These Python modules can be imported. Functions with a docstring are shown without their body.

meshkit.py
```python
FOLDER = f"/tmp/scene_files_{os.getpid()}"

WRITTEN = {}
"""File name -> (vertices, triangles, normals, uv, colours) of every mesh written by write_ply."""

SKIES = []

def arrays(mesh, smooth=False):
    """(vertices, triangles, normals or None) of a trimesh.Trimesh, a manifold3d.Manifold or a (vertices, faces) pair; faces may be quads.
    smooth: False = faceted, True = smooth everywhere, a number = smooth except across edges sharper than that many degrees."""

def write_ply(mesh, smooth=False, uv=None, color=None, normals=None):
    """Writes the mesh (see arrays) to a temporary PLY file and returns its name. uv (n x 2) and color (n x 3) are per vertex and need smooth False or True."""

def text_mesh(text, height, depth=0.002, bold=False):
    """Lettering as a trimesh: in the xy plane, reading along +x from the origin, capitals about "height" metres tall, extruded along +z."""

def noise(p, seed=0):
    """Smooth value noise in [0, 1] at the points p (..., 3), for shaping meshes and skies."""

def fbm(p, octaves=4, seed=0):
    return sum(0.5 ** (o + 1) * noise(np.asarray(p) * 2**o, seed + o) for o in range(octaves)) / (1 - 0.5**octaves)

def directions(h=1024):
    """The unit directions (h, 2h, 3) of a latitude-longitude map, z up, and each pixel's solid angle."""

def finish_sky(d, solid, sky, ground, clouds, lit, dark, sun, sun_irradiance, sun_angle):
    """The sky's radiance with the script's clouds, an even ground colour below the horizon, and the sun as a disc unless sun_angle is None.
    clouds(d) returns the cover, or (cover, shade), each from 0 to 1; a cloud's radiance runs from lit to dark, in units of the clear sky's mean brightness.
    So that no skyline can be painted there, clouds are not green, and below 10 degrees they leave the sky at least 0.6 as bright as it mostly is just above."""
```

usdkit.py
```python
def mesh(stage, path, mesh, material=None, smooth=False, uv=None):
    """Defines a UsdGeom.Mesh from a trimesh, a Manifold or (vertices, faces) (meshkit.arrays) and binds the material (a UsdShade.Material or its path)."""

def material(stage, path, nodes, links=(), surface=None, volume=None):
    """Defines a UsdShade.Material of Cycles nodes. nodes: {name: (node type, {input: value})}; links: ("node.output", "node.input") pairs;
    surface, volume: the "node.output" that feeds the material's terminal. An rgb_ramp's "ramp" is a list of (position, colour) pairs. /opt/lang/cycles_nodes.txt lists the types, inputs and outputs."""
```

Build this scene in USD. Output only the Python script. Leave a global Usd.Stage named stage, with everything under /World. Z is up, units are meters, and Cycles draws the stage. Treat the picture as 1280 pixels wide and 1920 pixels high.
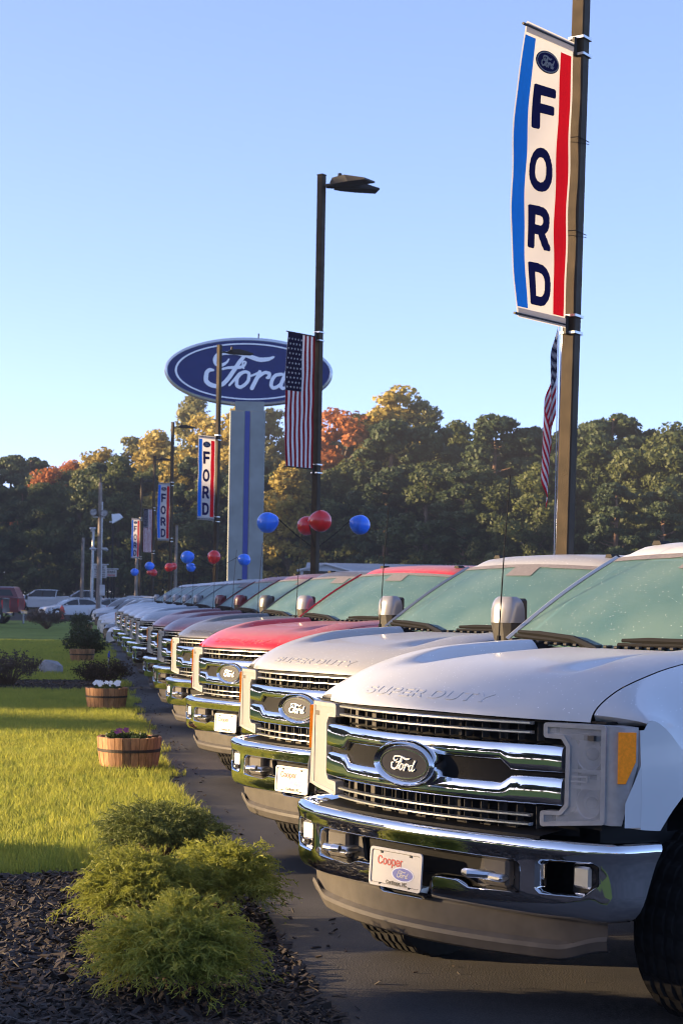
import math, random
import numpy as np, trimesh, usdkit, meshkit
from pxr import Usd, UsdGeom, UsdLux, UsdShade, Sdf, Gf, Vt
from shapely import affinity
from shapely.geometry import Polygon, LineString, Point, box as sbox
from shapely.ops import unary_union
import manifold3d as m3

random.seed(7)
stage = Usd.Stage.CreateInMemory()
world = UsdGeom.Xform.Define(stage, '/World')
UsdGeom.Scope.Define(stage, '/World/Looks')

# ------------------------------------------------------------------ camera, sky, sun, exposure
FPX, CAMH, ROLL, HY = 3242.75, 1.7226, 0.018, 1122.96      # the lens in pixels of a 1280 wide picture, eye height, roll, horizon row
cam = UsdGeom.Camera.Define(stage, '/World/camera')
cc, cs = math.cos(ROLL), math.sin(ROLL)
cam.AddTransformOp().Set(Gf.Matrix4d(cc, 0, cs, 0, -cs, 0, cc, 0, 0, -1, 0, 0, 0, 0, CAMH, 1))
cam.CreateHorizontalApertureAttr(36.0)
cam.CreateFocalLengthAttr(FPX * 36.0 / 1280)
cam.CreateVerticalApertureOffsetAttr((HY - 960) * 36.0 / 1280)
cam.CreateClippingRangeAttr(Gf.Vec2f(0.3, 5000))
EXPOSURE = 2.3
cam.CreateExposureAttr(EXPOSURE)
cam.CreateFStopAttr(13.0); cam.CreateFocusDistanceAttr(9.0)

SUN_AZ, SUN_EL = math.radians(-91.0), math.radians(9.5)
SDIR = np.array([math.sin(SUN_AZ) * math.cos(SUN_EL), math.cos(SUN_AZ) * math.cos(SUN_EL), math.sin(SUN_EL)])
sun = UsdLux.DistantLight.Define(stage, '/World/sun')
sun.CreateIntensityAttr(1.0); sun.CreateAngleAttr(0.5); sun.CreateNormalizeAttr(True)
sun.CreateColorAttr(Gf.Vec3f(1.0, 0.71, 0.38))
z = Gf.Vec3d(*SDIR); x = Gf.Cross(Gf.Vec3d(0, 0, 1), z).GetNormalized(); y = Gf.Cross(z, x)
sun.AddTransformOp().Set(Gf.Matrix4d(*x, 0, *y, 0, *z, 0, 0, 0, 50, 1))
sky = UsdLux.DomeLight.Define(stage, '/World/sky')
SKY_STRENGTH = 0.15
SKY_TINT = (1.12, .945, .97)      # the camera's white balance
skymat = usdkit.material(stage, '/World/Looks/sky', {
    's': ('sky_texture', {'sky_type': 'single_scattering', 'sun_disc': False, 'sun_elevation': SUN_EL, 'sun_rotation': SUN_AZ, 'air_density': 0.4, 'aerosol_density': 0.75, 'ozone_density': 3.6}),
    't': ('mix_color', {'blend_type': 'multiply', 'fac': 1.0, 'b': SKY_TINT, 'use_clamp': False}), 'gm': ('gamma', {'gamma': .7}), 'b': ('background_shader', {'strength': SKY_STRENGTH})}, [('s.color', 'gm.color'), ('gm.color', 't.a'), ('t.result', 'b.color')], surface='b.background')
UsdShade.MaterialBindingAPI.Apply(sky.GetPrim()).Bind(skymat)

def at(px, py, Y):
    """The point at distance Y seen in the photograph's pixel (px, py)."""
    uu, vv = (px - 640) / FPX, (HY - py) / FPX
    return np.array([(uu * cc - vv * cs) * Y, Y, CAMH + (uu * cs + vv * cc) * Y])

def ground_at(px, py):
    uu, vv = (px - 640) / FPX, (HY - py) / FPX
    t = -CAMH / (uu * cs + vv * cc)
    return np.array([(uu * cc - vv * cs) * t, t, 0.0])

# ------------------------------------------------------------------ helpers
used = {}
def path_for(name, parent=None):
    base = (str(parent.GetPath()) if parent is not None else '/World') + '/' + name
    n = used.get(base, 0); used[base] = n + 1
    return base if n == 0 else f'{base}_{n:03d}'

def key(p, **kw):
    for k, v in kw.items():
        if v: p.SetCustomDataByKey(k, v)
    return p

def thing(name, label, category, loc=(0, 0, 0), rz=0, group=None, kind=None, tilt=None, scale=None):
    x = UsdGeom.Xform.Define(stage, path_for(name))
    x.AddTranslateOp().Set(Gf.Vec3d(*map(float, loc)))
    x.AddRotateXYZOp().Set(Gf.Vec3f(*(tilt or (0, 0)), rz))
    if scale is not None: x.AddScaleOp().Set(Gf.Vec3f(*scale) if np.ndim(scale) else Gf.Vec3f(scale, scale, scale))
    return key(x.GetPrim(), label=label, category=category, group=group, kind=kind)

def part(name, mesh, mat, parent=None, smooth=False, label=None):
    m = usdkit.mesh(stage, path_for(name, parent), mesh, mat, smooth)
    return key(m.GetPrim(), label=label)

def solo(name, mesh, mat, label, category, group=None, kind=None, smooth=False):
    return key(part(name, mesh, mat, None, smooth), label=label, category=category, group=group, kind=kind)

def struct(name, mesh, mat, smooth=False, label=None):
    return key(part(name, mesh, mat, None, smooth), kind='structure', label=label)

def dup(src, label, loc, rz=0, group=None, scale=None, name=None):
    x = UsdGeom.Xform.Define(stage, path_for(name or src.GetName().rstrip('0123456789').rstrip('_')))
    p = x.GetPrim()
    p.GetReferences().AddInternalReference(src.GetPath()); p.SetInstanceable(True)
    p.GetAttribute('xformOp:translate').Set(Gf.Vec3d(*map(float, loc)))
    p.GetAttribute('xformOp:rotateXYZ').Set(Gf.Vec3f(0, 0, rz))
    if scale is not None: p.GetAttribute('xformOp:scale').Set(Gf.Vec3f(*scale) if np.ndim(scale) else Gf.Vec3f(scale, scale, scale))
    return key(p, label=label, group=group)

cat = lambda ms: trimesh.util.concatenate([m if isinstance(m, trimesh.Trimesh) else tri(m) for m in ms])
def tri(m):
    v, f, _ = meshkit.arrays(m); return trimesh.Trimesh(v, f, process=False)

def bx(c, s, rz=0, bev=0):
    """A box; with bev its edges are chamfered."""
    if bev:
        h = np.array(s) / 2; b = min(bev, h.min() * .9); pts = []
        for k in range(3):
            q = h - b; q = q.copy(); q[k] = h[k]
            pts += [[i * q[0], j * q[1], l * q[2]] for i in (-1, 1) for j in (-1, 1) for l in (-1, 1)]
        m = trimesh.convex.convex_hull(np.array(pts))
    else:
        m = trimesh.creation.box(s)
    if rz: m.apply_transform(trimesh.transformations.rotation_matrix(rz, [0, 0, 1]))
    m.apply_translation(c)
    return m

def hull(pts):
    return trimesh.convex.convex_hull(np.array(pts, float))

def tube(pts, r, n=8, cap=True):
    p = np.asarray(pts, float); r = np.broadcast_to(np.asarray(r, float), (len(p),))
    t = np.gradient(p, axis=0); t /= np.linalg.norm(t, axis=1, keepdims=True) + 1e-12
    ref = np.array([0, 0, 1.0]) if abs(t[:, 2]).mean() < .9 else np.array([1.0, 0, 0])
    a = np.cross(t, ref); a /= np.linalg.norm(a, axis=1, keepdims=True) + 1e-12
    b = np.cross(t, a); ang = np.arange(n) * 2 * np.pi / n
    v = (p[:, None] + r[:, None, None] * (np.cos(ang)[None, :, None] * a[:, None] + np.sin(ang)[None, :, None] * b[:, None])).reshape(-1, 3)
    f = []
    for i in range(len(p) - 1):
        for j in range(n):
            A, B, C, D = i * n + j, i * n + (j + 1) % n, (i + 1) * n + (j + 1) % n, (i + 1) * n + j
            f += [[A, C, B], [A, D, C]]
    if cap:
        k = len(v); v = np.vstack([v, p[0], p[-1]])
        for j in range(n):
            f += [[k, j, (j + 1) % n], [k + 1, (len(p) - 1) * n + (j + 1) % n, (len(p) - 1) * n + j]]
    return trimesh.Trimesh(v, np.array(f)[:, ::-1], process=False)

def grid(P, flip=False, keep=None):
    """An (n, m, 3) array of points as a sheet."""
    P = np.asarray(P, float); n, m = P.shape[:2]
    i, j = np.meshgrid(np.arange(n - 1), np.arange(m - 1), indexing='ij')
    if keep is not None: i, j = i[keep], j[keep]
    q = np.stack([i * m + j, i * m + j + 1, (i + 1) * m + j + 1, (i + 1) * m + j], -1).reshape(-1, 4)
    if flip: q = q[:, ::-1]
    t = trimesh.Trimesh(P.reshape(-1, 3), np.vstack([q[:, [0, 1, 2]], q[:, [0, 2, 3]]]), process=False)
    return t

def lathe(prof, n=32, axis='z', caps=True):
    m = trimesh.creation.revolve(np.asarray(prof, float), sections=n)
    if axis == 'x': m.apply_transform(trimesh.transformations.rotation_matrix(np.pi / 2, [0, 1, 0]))
    if axis == 'y': m.apply_transform(trimesh.transformations.rotation_matrix(-np.pi / 2, [1, 0, 0]))
    return m

def prism(poly, d0, d1, axis='y'):
    """A 2D polygon (shapely or points) extruded: axis y: (x, z) polygon from y=d0 to d1; axis x: (y, z); axis z: (x, y)."""
    poly = poly if hasattr(poly, 'geom_type') else Polygon(poly)
    out = []
    for g in getattr(poly, 'geoms', [poly]):
        m = trimesh.creation.extrude_polygon(g, d1 - d0, engine='earcut'); v = m.vertices.copy()
        if axis == 'y': m.vertices = np.stack([v[:, 0], v[:, 2] + d0, v[:, 1]], 1); m.invert()
        elif axis == 'x': m.vertices = np.stack([v[:, 2] + d0, v[:, 0], v[:, 1]], 1)
        else: m.vertices = v + [0, 0, d0]
        out.append(m)
    return trimesh.util.concatenate(out)

def ellipse(cx, cz, a, b, n=48):
    t = np.linspace(0, 2 * np.pi, n, endpoint=False)
    return Polygon(np.stack([cx + a * np.cos(t), cz + b * np.sin(t)], 1))

def rounded(poly, r):
    return Polygon(poly).buffer(-r).buffer(r, quad_segs=4)

def to_man(m):
    m = m.copy(); m.merge_vertices()
    return m3.Manifold(m3.Mesh(np.asarray(m.vertices, np.float32), np.asarray(m.faces, np.uint32)))

def smoothstep(x, a, b):
    t = np.clip((np.asarray(x, float) - a) / (b - a), 0, 1); return t * t * (3 - 2 * t)

def script_word():
    """The flowing four-letter word of the oval badge as a flat outline, in half-widths of the oval."""
    S = []
    def st(pts, w):
        p = np.array(pts, float); w = np.broadcast_to(np.asarray(w, float), (len(p),))
        t = np.r_[0, np.cumsum(np.linalg.norm(np.diff(p, axis=0), axis=1))]
        tt = np.linspace(0, t[-1], 10 * len(p))
        from scipy.interpolate import PchipInterpolator
        q = np.stack([PchipInterpolator(t, p[:, 0])(tt), PchipInterpolator(t, p[:, 1])(tt)], 1); ww = np.interp(tt, t, w)
        for a, b, wa, wb in zip(q[:-1], q[1:], ww[:-1], ww[1:]):
            S.append(unary_union([Point(a).buffer(wa / 2, 5), Point(b).buffer(wb / 2, 5)]).convex_hull)
    st([(484, 207), (462, 236), (430, 250), (398, 244), (385, 215), (402, 180), (450, 164), (520, 162), (590, 172), (650, 190), (710, 206), (765, 200), (803, 184)], [10, 18, 24, 30, 30, 30, 26, 24, 28, 32, 32, 28, 14])
    st([(597, 178), (560, 225), (522, 285), (482, 345), (440, 388), (395, 402), (350, 390), (322, 355), (326, 310), (352, 286), (374, 288)], [24, 28, 30, 30, 30, 30, 32, 32, 30, 26, 16])
    st([(440, 278), (500, 266), (560, 264), (598, 246), (606, 226), (592, 220), (582, 240), (590, 268)], [16, 20, 22, 16, 12, 12, 12, 14])
    st([(490, 394), (530, 348), (566, 306), (604, 290)], [14, 20, 20, 14])
    st([(604, 294), (570, 310), (544, 350), (542, 390), (566, 406), (600, 388), (628, 346), (630, 308), (604, 294)], [22, 24, 24, 24, 24, 24, 24, 22, 22])
    st([(628, 330), (660, 316), (696, 300)], [12, 16, 16])
    st([(706, 294), (684, 345), (652, 410)], [28, 28, 30])
    st([(672, 366), (712, 316), (748, 296), (776, 306), (770, 330), (758, 334)], [18, 22, 24, 24, 26, 18])
    st([(866, 306), (826, 312), (796, 346), (788, 384), (806, 406), (838, 394), (868, 356)], [22, 24, 26, 26, 24, 24, 22])
    st([(936, 222), (905, 280), (872, 345), (858, 388), (872, 408), (900, 398), (934, 362)], [30, 30, 28, 26, 22, 18, 10])
    u = unary_union(S).simplify(1.2)
    return affinity.affine_transform(u, [1 / 590, 0, 0, -1 / 590, -627 / 590, 292 / 590])
SCRIPT = script_word()

def oval_badge(cx, cz, a, b, y, parent, m_face, m_line, m_text, depth=.004, ring=True, rim=None):
    """A flat oval emblem facing -y at (cx, y, cz): face, line and lettering as parts."""
    part('badge_face', prism(ellipse(cx, cz, a, b), y, y + depth), m_face, parent)
    if ring: part('badge_line', prism(ellipse(cx, cz, a * .93, b * .9).difference(ellipse(cx, cz, a * .89, b * .84)), y - depth * .8, y + depth * .5), m_line, parent)
    part('badge_lettering', prism(affinity.translate(affinity.scale(SCRIPT, a, a * 1.0, origin=(0, 0)), cx, cz), y - depth, y + depth * .5), m_text, parent)

# ------------------------------------------------------------------ materials
def M(name, nodes, links=(), surface='p.BSDF', volume=None):
    return usdkit.material(stage, '/World/Looks/' + name, nodes, links, surface, volume)

def plain(name, color, rough=.5, metal=0, noise=0, scale=20, bump=0, **kw):
    nodes = {'p': ('principled_bsdf', {'base_color': color, 'roughness': rough, 'metallic': metal, **kw})}; links = []
    if noise or bump:
        nodes['g'] = ('texture_coordinate', {}); nodes['n'] = ('noise_texture', {'scale': scale, 'detail': 4.0})
        links.append(('g.object', 'n.vector'))
    if noise:
        c = np.array(color)
        nodes['r'] = ('rgb_ramp', {'ramp': [(.3, tuple(c * (1 - noise))), (.7, tuple(np.minimum(c * (1 + noise), 1)))]})
        links += [('n.fac', 'r.fac'), ('r.color', 'p.base_color')]
    if bump:
        nodes['b'] = ('bump', {'strength': bump, 'distance': .01}); links += [('n.fac', 'b.height'), ('b.normal', 'p.normal')]
    return M(name, nodes, links)

def paint(name, color, frost=(.62, .61, .62), amount=.8, rough=.3, metal=0.0):
    """Car paint with overnight dew or frost lying on what faces the sky."""
    return M(name, {
        'g': ('geometry', {}), 'x': ('separate_xyz', {}), 'n': ('noise_texture', {'scale': 14.0, 'detail': 5.0}), 'n2': ('noise_texture', {'scale': 420.0, 'detail': 2.0}),
        't': ('texture_coordinate', {}),
        'add': ('math', {'math_type': 'multiply_add', 'value2': .22}),
        'm': ('map_range', {'range_type': 'smoothstep', 'from_min': .86, 'from_max': 1.14, 'to_min': 0.0, 'to_max': amount, 'clamp': True}),
        'mix': ('mix_color', {'a': color, 'b': frost}),
        'mr': ('mix_float', {'a': rough, 'b': .55}),
        'cw': ('math', {'math_type': 'multiply_add', 'value2': -.45, 'value3': .45}),
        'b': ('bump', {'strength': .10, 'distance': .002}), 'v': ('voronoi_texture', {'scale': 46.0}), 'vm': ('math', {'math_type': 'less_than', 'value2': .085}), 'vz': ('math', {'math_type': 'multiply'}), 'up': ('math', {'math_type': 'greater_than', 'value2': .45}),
        'mix2': ('mix_color', {'b': (.92, .92, .92)}),  # sparse white dots painted into the colour as sun sparkle on the dew
        'p': ('principled_bsdf', {'metallic': metal, 'coat_roughness': .06})},
        [('g.normal', 'x.vector'), ('t.object', 'n.vector'), ('t.object', 'n2.vector'), ('n.fac', 'add.value1'), ('x.z', 'add.value3'), ('add.value', 'm.value'),
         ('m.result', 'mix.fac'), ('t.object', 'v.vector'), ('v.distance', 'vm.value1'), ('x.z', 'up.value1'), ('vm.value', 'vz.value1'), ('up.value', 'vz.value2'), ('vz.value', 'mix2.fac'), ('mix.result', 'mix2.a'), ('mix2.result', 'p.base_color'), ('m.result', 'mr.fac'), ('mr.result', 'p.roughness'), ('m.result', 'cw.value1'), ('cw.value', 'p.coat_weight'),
         ('n2.fac', 'b.height'), ('b.normal', 'p.normal')])

MAT = dict(
    chrome=M('chrome', {'p': ('principled_bsdf', {'base_color': (.78, .79, .80), 'metallic': 1.0, 'roughness': .045})}),
    satin=plain('satin_chrome', (.82, .83, .84), .30, 1.0),
    steel=plain('steel', (.55, .56, .58), .3, 1.0),
    black=plain('black_plastic', (.009, .009, .0095), .55, 0, 0, 60, .05, specular_ior_level=.1),
    trim=plain('grey_plastic', (.055, .050, .046), .6, 0, .15, 14, .08, specular_ior_level=.25),
    darktrim=plain('dark_plastic', (.028, .026, .025), .55, 0, .1, 14, .05, specular_ior_level=.3),
    rubber=plain('tyre_rubber', (.012, .0115, .011), .85, 0, .25, 25, .1, specular_ior_level=.2),
    glassdark=plain('dark_glass', (.01, .012, .013), .06),
    amber=plain('amber_lens', (.85, .24, .01), .35, 0, .12, 90, 0, specular_ior_level=.25),
    red=plain('red_lens', (.4, .01, .012), .15),
    lens=M('lamp_lens', {'n': ('noise_texture', {'scale': 9.0, 'detail': 5.0}), 't': ('texture_coordinate', {}), 'r': ('rgb_ramp', {'ramp': [(.35, (.16, .16, .16)), (.7, (.42, .42, .42))]}),
        'tr': ('transparent_bsdf', {'color': (.93, .94, .95)}), 'p': ('principled_bsdf', {'base_color': (.40, .41, .43), 'roughness': .1, 'coat_weight': 1.0}), 'm': ('mix_closure', {})},
        [('t.object', 'n.vector'), ('n.fac', 'r.fac'), ('r.color', 'm.fac'), ('tr.BSDF', 'm.closure1'), ('p.BSDF', 'm.closure2')], surface='m.closure'),
    lensfrost=M('dewy_lamp_lens', {'tr': ('transparent_bsdf', {'color': (.93, .94, .95)}), 'p': ('principled_bsdf', {'base_color': (.28, .275, .28), 'roughness': .3, 'coat_weight': .6}), 'm': ('mix_closure', {'fac': .88})}, [('tr.BSDF', 'm.closure1'), ('p.BSDF', 'm.closure2')], surface='m.closure'),
    lampshell=plain('lamp_reflector', (.30, .30, .31), .35, .3, .1, 30),
    reflector=plain('lamp_bowl', (.55, .55, .56), .28, .9, .1, 8),
    white=plain('white_print', (.36, .355, .36), .5),
    redink=plain('red_print', (.36, .008, .010), .5),
    navy=plain('navy_print', (.012, .022, .12), .35),
    blackink=plain('black_print', (.01, .01, .01), .5),
    silver=plain('emblem_silver', (.72, .72, .71), .35, .5),
    badge=plain('badge_enamel', (.008, .010, .022), .4, 0, 0, 20, 0, specular_ior_level=.2),
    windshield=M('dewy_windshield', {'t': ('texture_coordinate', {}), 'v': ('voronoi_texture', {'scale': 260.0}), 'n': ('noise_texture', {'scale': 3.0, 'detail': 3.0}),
        'r': ('rgb_ramp', {'ramp': [(.3, (.058, .128, .120)), (.7, (.105, .178, .155))]}), 'vm': ('math', {'math_type': 'less_than', 'value2': .10}), 'v2': ('voronoi_texture', {'scale': 40.0}), 'mx': ('mix_color', {'b': (.85, .9, .88)}), 'b': ('bump', {'strength': .45, 'distance': .003}), 'n3': ('noise_texture', {'scale': 700.0, 'detail': 1.0}),  # pale specks mixed into the glass colour stand for light glinting off dew
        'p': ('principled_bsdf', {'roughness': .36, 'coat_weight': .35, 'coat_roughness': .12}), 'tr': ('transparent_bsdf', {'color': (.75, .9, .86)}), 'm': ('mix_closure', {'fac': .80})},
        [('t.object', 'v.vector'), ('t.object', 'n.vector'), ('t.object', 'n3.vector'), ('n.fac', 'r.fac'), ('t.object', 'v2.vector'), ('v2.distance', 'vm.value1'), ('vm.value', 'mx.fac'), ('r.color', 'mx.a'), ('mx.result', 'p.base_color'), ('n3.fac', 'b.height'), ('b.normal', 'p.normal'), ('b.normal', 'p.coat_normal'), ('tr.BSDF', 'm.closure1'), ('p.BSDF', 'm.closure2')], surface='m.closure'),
    frit=plain('windshield_shade_band', (.13, .12, .125), .6, 0, .2, 60),
    interior=plain('seat_fabric', (.05, .05, .052), .9),
)
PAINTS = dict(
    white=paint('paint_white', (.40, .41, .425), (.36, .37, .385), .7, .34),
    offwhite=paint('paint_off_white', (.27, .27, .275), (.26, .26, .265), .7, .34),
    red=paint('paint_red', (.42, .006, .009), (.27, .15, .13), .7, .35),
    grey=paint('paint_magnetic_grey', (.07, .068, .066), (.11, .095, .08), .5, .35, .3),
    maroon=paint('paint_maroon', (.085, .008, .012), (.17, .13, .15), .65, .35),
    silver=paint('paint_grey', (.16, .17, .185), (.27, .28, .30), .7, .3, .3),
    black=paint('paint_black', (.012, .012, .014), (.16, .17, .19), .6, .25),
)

# ------------------------------------------------------------------ the pickup: x to its driver's side, y to its tail, z up, origin under the middle of the front bumper
from scipy.interpolate import PchipInterpolator as Pch
HOOD_Z = Pch([0, .006, .025, .07, .13, .22, .35, .55, .8, 1.1, 1.36], [1.268, 1.287, 1.312, 1.343, 1.373, 1.408, 1.440, 1.467, 1.487, 1.503, 1.512])
SHOULD = Pch([0, .66, .74, .80, .86, .91, .95, .98, 1.0], [0, 0, -.008, -.03, -.07, -.125, -.185, -.25, -.36])
PLAN = Pch([0, .3, .565, .7, .8, .87, .955, 1.0], [.07, .084, .148, .22, .283, .312, .345, .37])
def hood_plan(x): return PLAN(np.minimum(np.abs(x), 1.0))
def hood_pt(x, d):
    """Skin of hood and fender at offset x and distance d behind its front lip."""
    x, d = np.broadcast_arrays(np.asarray(x, float), np.asarray(d, float)); ax = np.abs(x)
    A = .050 * smoothstep(d, .24, .75)
    g = -1.0 * smoothstep(ax, .31, .44) + 1.55 * smoothstep(ax, .475, .565) - .12 * smoothstep(ax, .6, .72)
    m = .02 + .98 * smoothstep(d, -.04, .42)
    z_ = HOOD_Z(d) + A * g + SHOULD(np.minimum(ax, 1.0)) * m - .006 * (ax / .6) ** 2 * (1 - smoothstep(d, 0, .5))
    y_ = d * (1.42 - hood_plan(x)) / 1.36 + hood_plan(x) - .055 * (1 - ax ** 2) * smoothstep(d, .9, 1.36)
    return np.stack([x, y_, z_], -1)
HOOD_D = np.array([0, .004, .012, .025, .045, .07, .10, .135, .175, .22, .27, .33, .40, .48, .56, .65, .75, .85, .95, 1.05, 1.15, 1.25, 1.36])
SEAM = .775
cols_h = np.linspace(-SEAM, SEAM, 66)
cols_f = np.array([SEAM + .006, .80, .825, .85, .875, .895, .915, .935, .95, .965, .98, .992, 1.0])

def side_top(y):
    d = np.interp(y, hood_pt(np.full(23, 1.0), HOOD_D)[:, 1], HOOD_D)
    return hood_pt(np.ones_like(d), d)[..., 2]

def arch_low(y, yc=1.0):
    """Lower edge of the front fender with its flat-topped wheel opening."""
    return np.interp(y, [.27, .43, .445, .50, .566, .66, .78, 1.0, 1.24, 1.36, 1.45, 1.53, 1.55, 1.62], [.862, .845, .845, .915, .972, 1.035, 1.075, 1.09, 1.075, 1.035, .97, .86, .60, .56])

def bulge(z_): return 1.0 + .012 * smoothstep(z_, 1.25, 1.0)

def make_pickup(name, label, body, loc, rz, group=None, detail=2, model='heavy', category='pickup truck', plate=True, wheel='plain'):
    t = thing(name, label, category, loc, rz, group)
    P = PAINTS[body]; C = MAT['chrome']; B = MAT['black']
    # --- hood with its raised lettering, fenders
    X, D = np.meshgrid(cols_h, HOOD_D, indexing='ij')
    h = grid(hood_pt(X, D))
    fold = np.stack([np.stack([cols_h, hood_plan(cols_h) + .05, np.full_like(cols_h, 1.262)], 1), hood_pt(cols_h, np.zeros_like(cols_h))], 1)
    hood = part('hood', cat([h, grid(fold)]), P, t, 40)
    if detail >= 2 and model == 'heavy':
        tm = meshkit.text_mesh('SUPER DUTY', 1.0, .12, bold=True); v = tm.vertices.copy()
        tm = tm.subdivide_to_size(.45); v = tm.vertices.copy(); w = v[:, 0].max()
        px_, d_ = (v[:, 0] / w - .5) * .76 - .02, .032 + v[:, 1] * .046
        a = hood_pt(px_, d_); e = hood_pt(px_, d_ + .004) - a
        n = np.stack([np.zeros(len(a)), -e[:, 2], e[:, 1]], 1); n /= np.linalg.norm(n, axis=1, keepdims=True)
        tm.vertices = a + n * ((v[:, 2] > .06) * .0040 - .0018)[:, None]
        part('hood_lettering', tm, P, hood)
    for s in (-1, 1):
        X, D = np.meshgrid(cols_f, HOOD_D[2:], indexing='ij')
        f1p = hood_pt(X * s, D); f1p[..., 0] *= 1 - smoothstep(X, .80, 1.0) * (1 - np.interp(f1p[..., 1], [.345, .5, .8], [.957, .985, 1.0])); f1 = grid(f1p, flip=s < 0)
        e0 = f1p[:, 0]; e1 = e0 * [.985, 1, 1] + [0, .03, 0]; e1[:, 2] = np.minimum(1.249, e0[:, 2] - .004); e2 = e1 + [0, .12, -.01]
        f1 = cat([f1, grid(np.stack([e0, e1, e2], 1), flip=s > 0)])
        ys = np.unique(np.r_[np.linspace(.348, .445, 6), np.linspace(.45, 1.62, 40)]); fx = np.interp(ys, [.345, .5, .8], [.957, .985, 1.0])[:, None]
        zt, zb = side_top(np.minimum(ys, 1.41)), arch_low(ys)
        k = np.linspace(0, 1, 9); Z = zb[:, None] + (zt - zb)[:, None] * k
        S = np.stack([s * bulge(Z) * fx, np.broadcast_to(ys[:, None], Z.shape), Z], -1)
        yq = np.linspace(.283, .348, 5); zt2 = np.interp(yq, [.283, .348], [.955, 1.10]); zb2 = np.full(5, .862)
        Z2 = zb2[:, None] + (zt2 - zb2)[:, None] * k; xx = np.interp(yq, [.283, .348], [.932, .957])[:, None]
        S2 = np.stack([s * bulge(Z2) * xx, np.broadcast_to(yq[:, None], Z2.shape), Z2], -1)
        lip = np.stack([S[:, 0], S[:, 0] - [s * .05, 0, 0]], 1)                      # rolled edge of the wheel opening
        front = np.stack([S[0], S[0] - [s * .06, 0, 0]], 1)
        part('fender', cat([f1, grid(S, flip=s < 0), grid(S2, flip=s < 0), grid(lip, flip=s > 0), grid(front, flip=s > 0)]), P, t, 40)
    # --- dark inner structure that closes off engine bay, wheel wells and underside
    inner = [bx((0, .95, 1.17), (1.5, 1.0, .10)), bx((0, .58, .82), (1.50, .42, .62)), bx((0, 3.2, .62), (1.5, 5.0, .34)), bx((0, 1.75, .95), (1.9, .30, .8)), bx((0, 1.02, .55), (1.0, .5, .3)), bx((0, 5.05, .48), (1.0, .25, .25)),
             bx((.45, 1.0, .42), (.9, .12, .12)), bx((-.45, 1.0, .42), (.9, .12, .12)), bx((0, .46, 1.06), (1.74, .1, .38))]
    part('chassis', cat(inner), B, t)
    # --- cab
    def W(u, v):
        u, v = np.broadcast_arrays(u, v)
        return np.stack([u * (.81 + (.655 - .81) * v), (1.40 + .08 * u ** 2) * (1 - v) + (2.085 + .06 * u ** 2) * v, (1.500 + .03 * u ** 2) * (1 - v) + (1.985 - .022 * u ** 2) * v + .022 * np.sin(np.pi * v)], -1)
    U, V = np.meshgrid(np.linspace(-1, 1, 25), np.linspace(0, 1, 13), indexing='ij')
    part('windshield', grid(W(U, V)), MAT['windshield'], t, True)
    # dark printed band along the top of the glass with the sensor patch behind the mirror
    vb = lambda u: .945 - .012 * smoothstep(np.abs(u), .25, .35)
    ub = np.linspace(-.985, .985, 41)
    band = np.stack([W(ub, vb(ub) * 1.0), W(ub, np.full_like(ub, .995))], 1) + [0, -.003, .003]
    uc = np.linspace(-.17, .17, 9); patch = np.stack([W(uc, .80 - .0 * uc), W(uc, vb(uc))], 1) + [0, -.003, .003]
    part('shade_band', cat([grid(band), grid(patch)]), MAT['frit'], t)
    if detail >= 2:
        part('rear_view_mirror', cat([bx((0.02, 2.05, 1.87), (.26, .03, .07), 0, .01), tube([(0, 2.06, 1.93), (0.02, 2.06, 1.88)], .012, 6)]), B, t)
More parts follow.
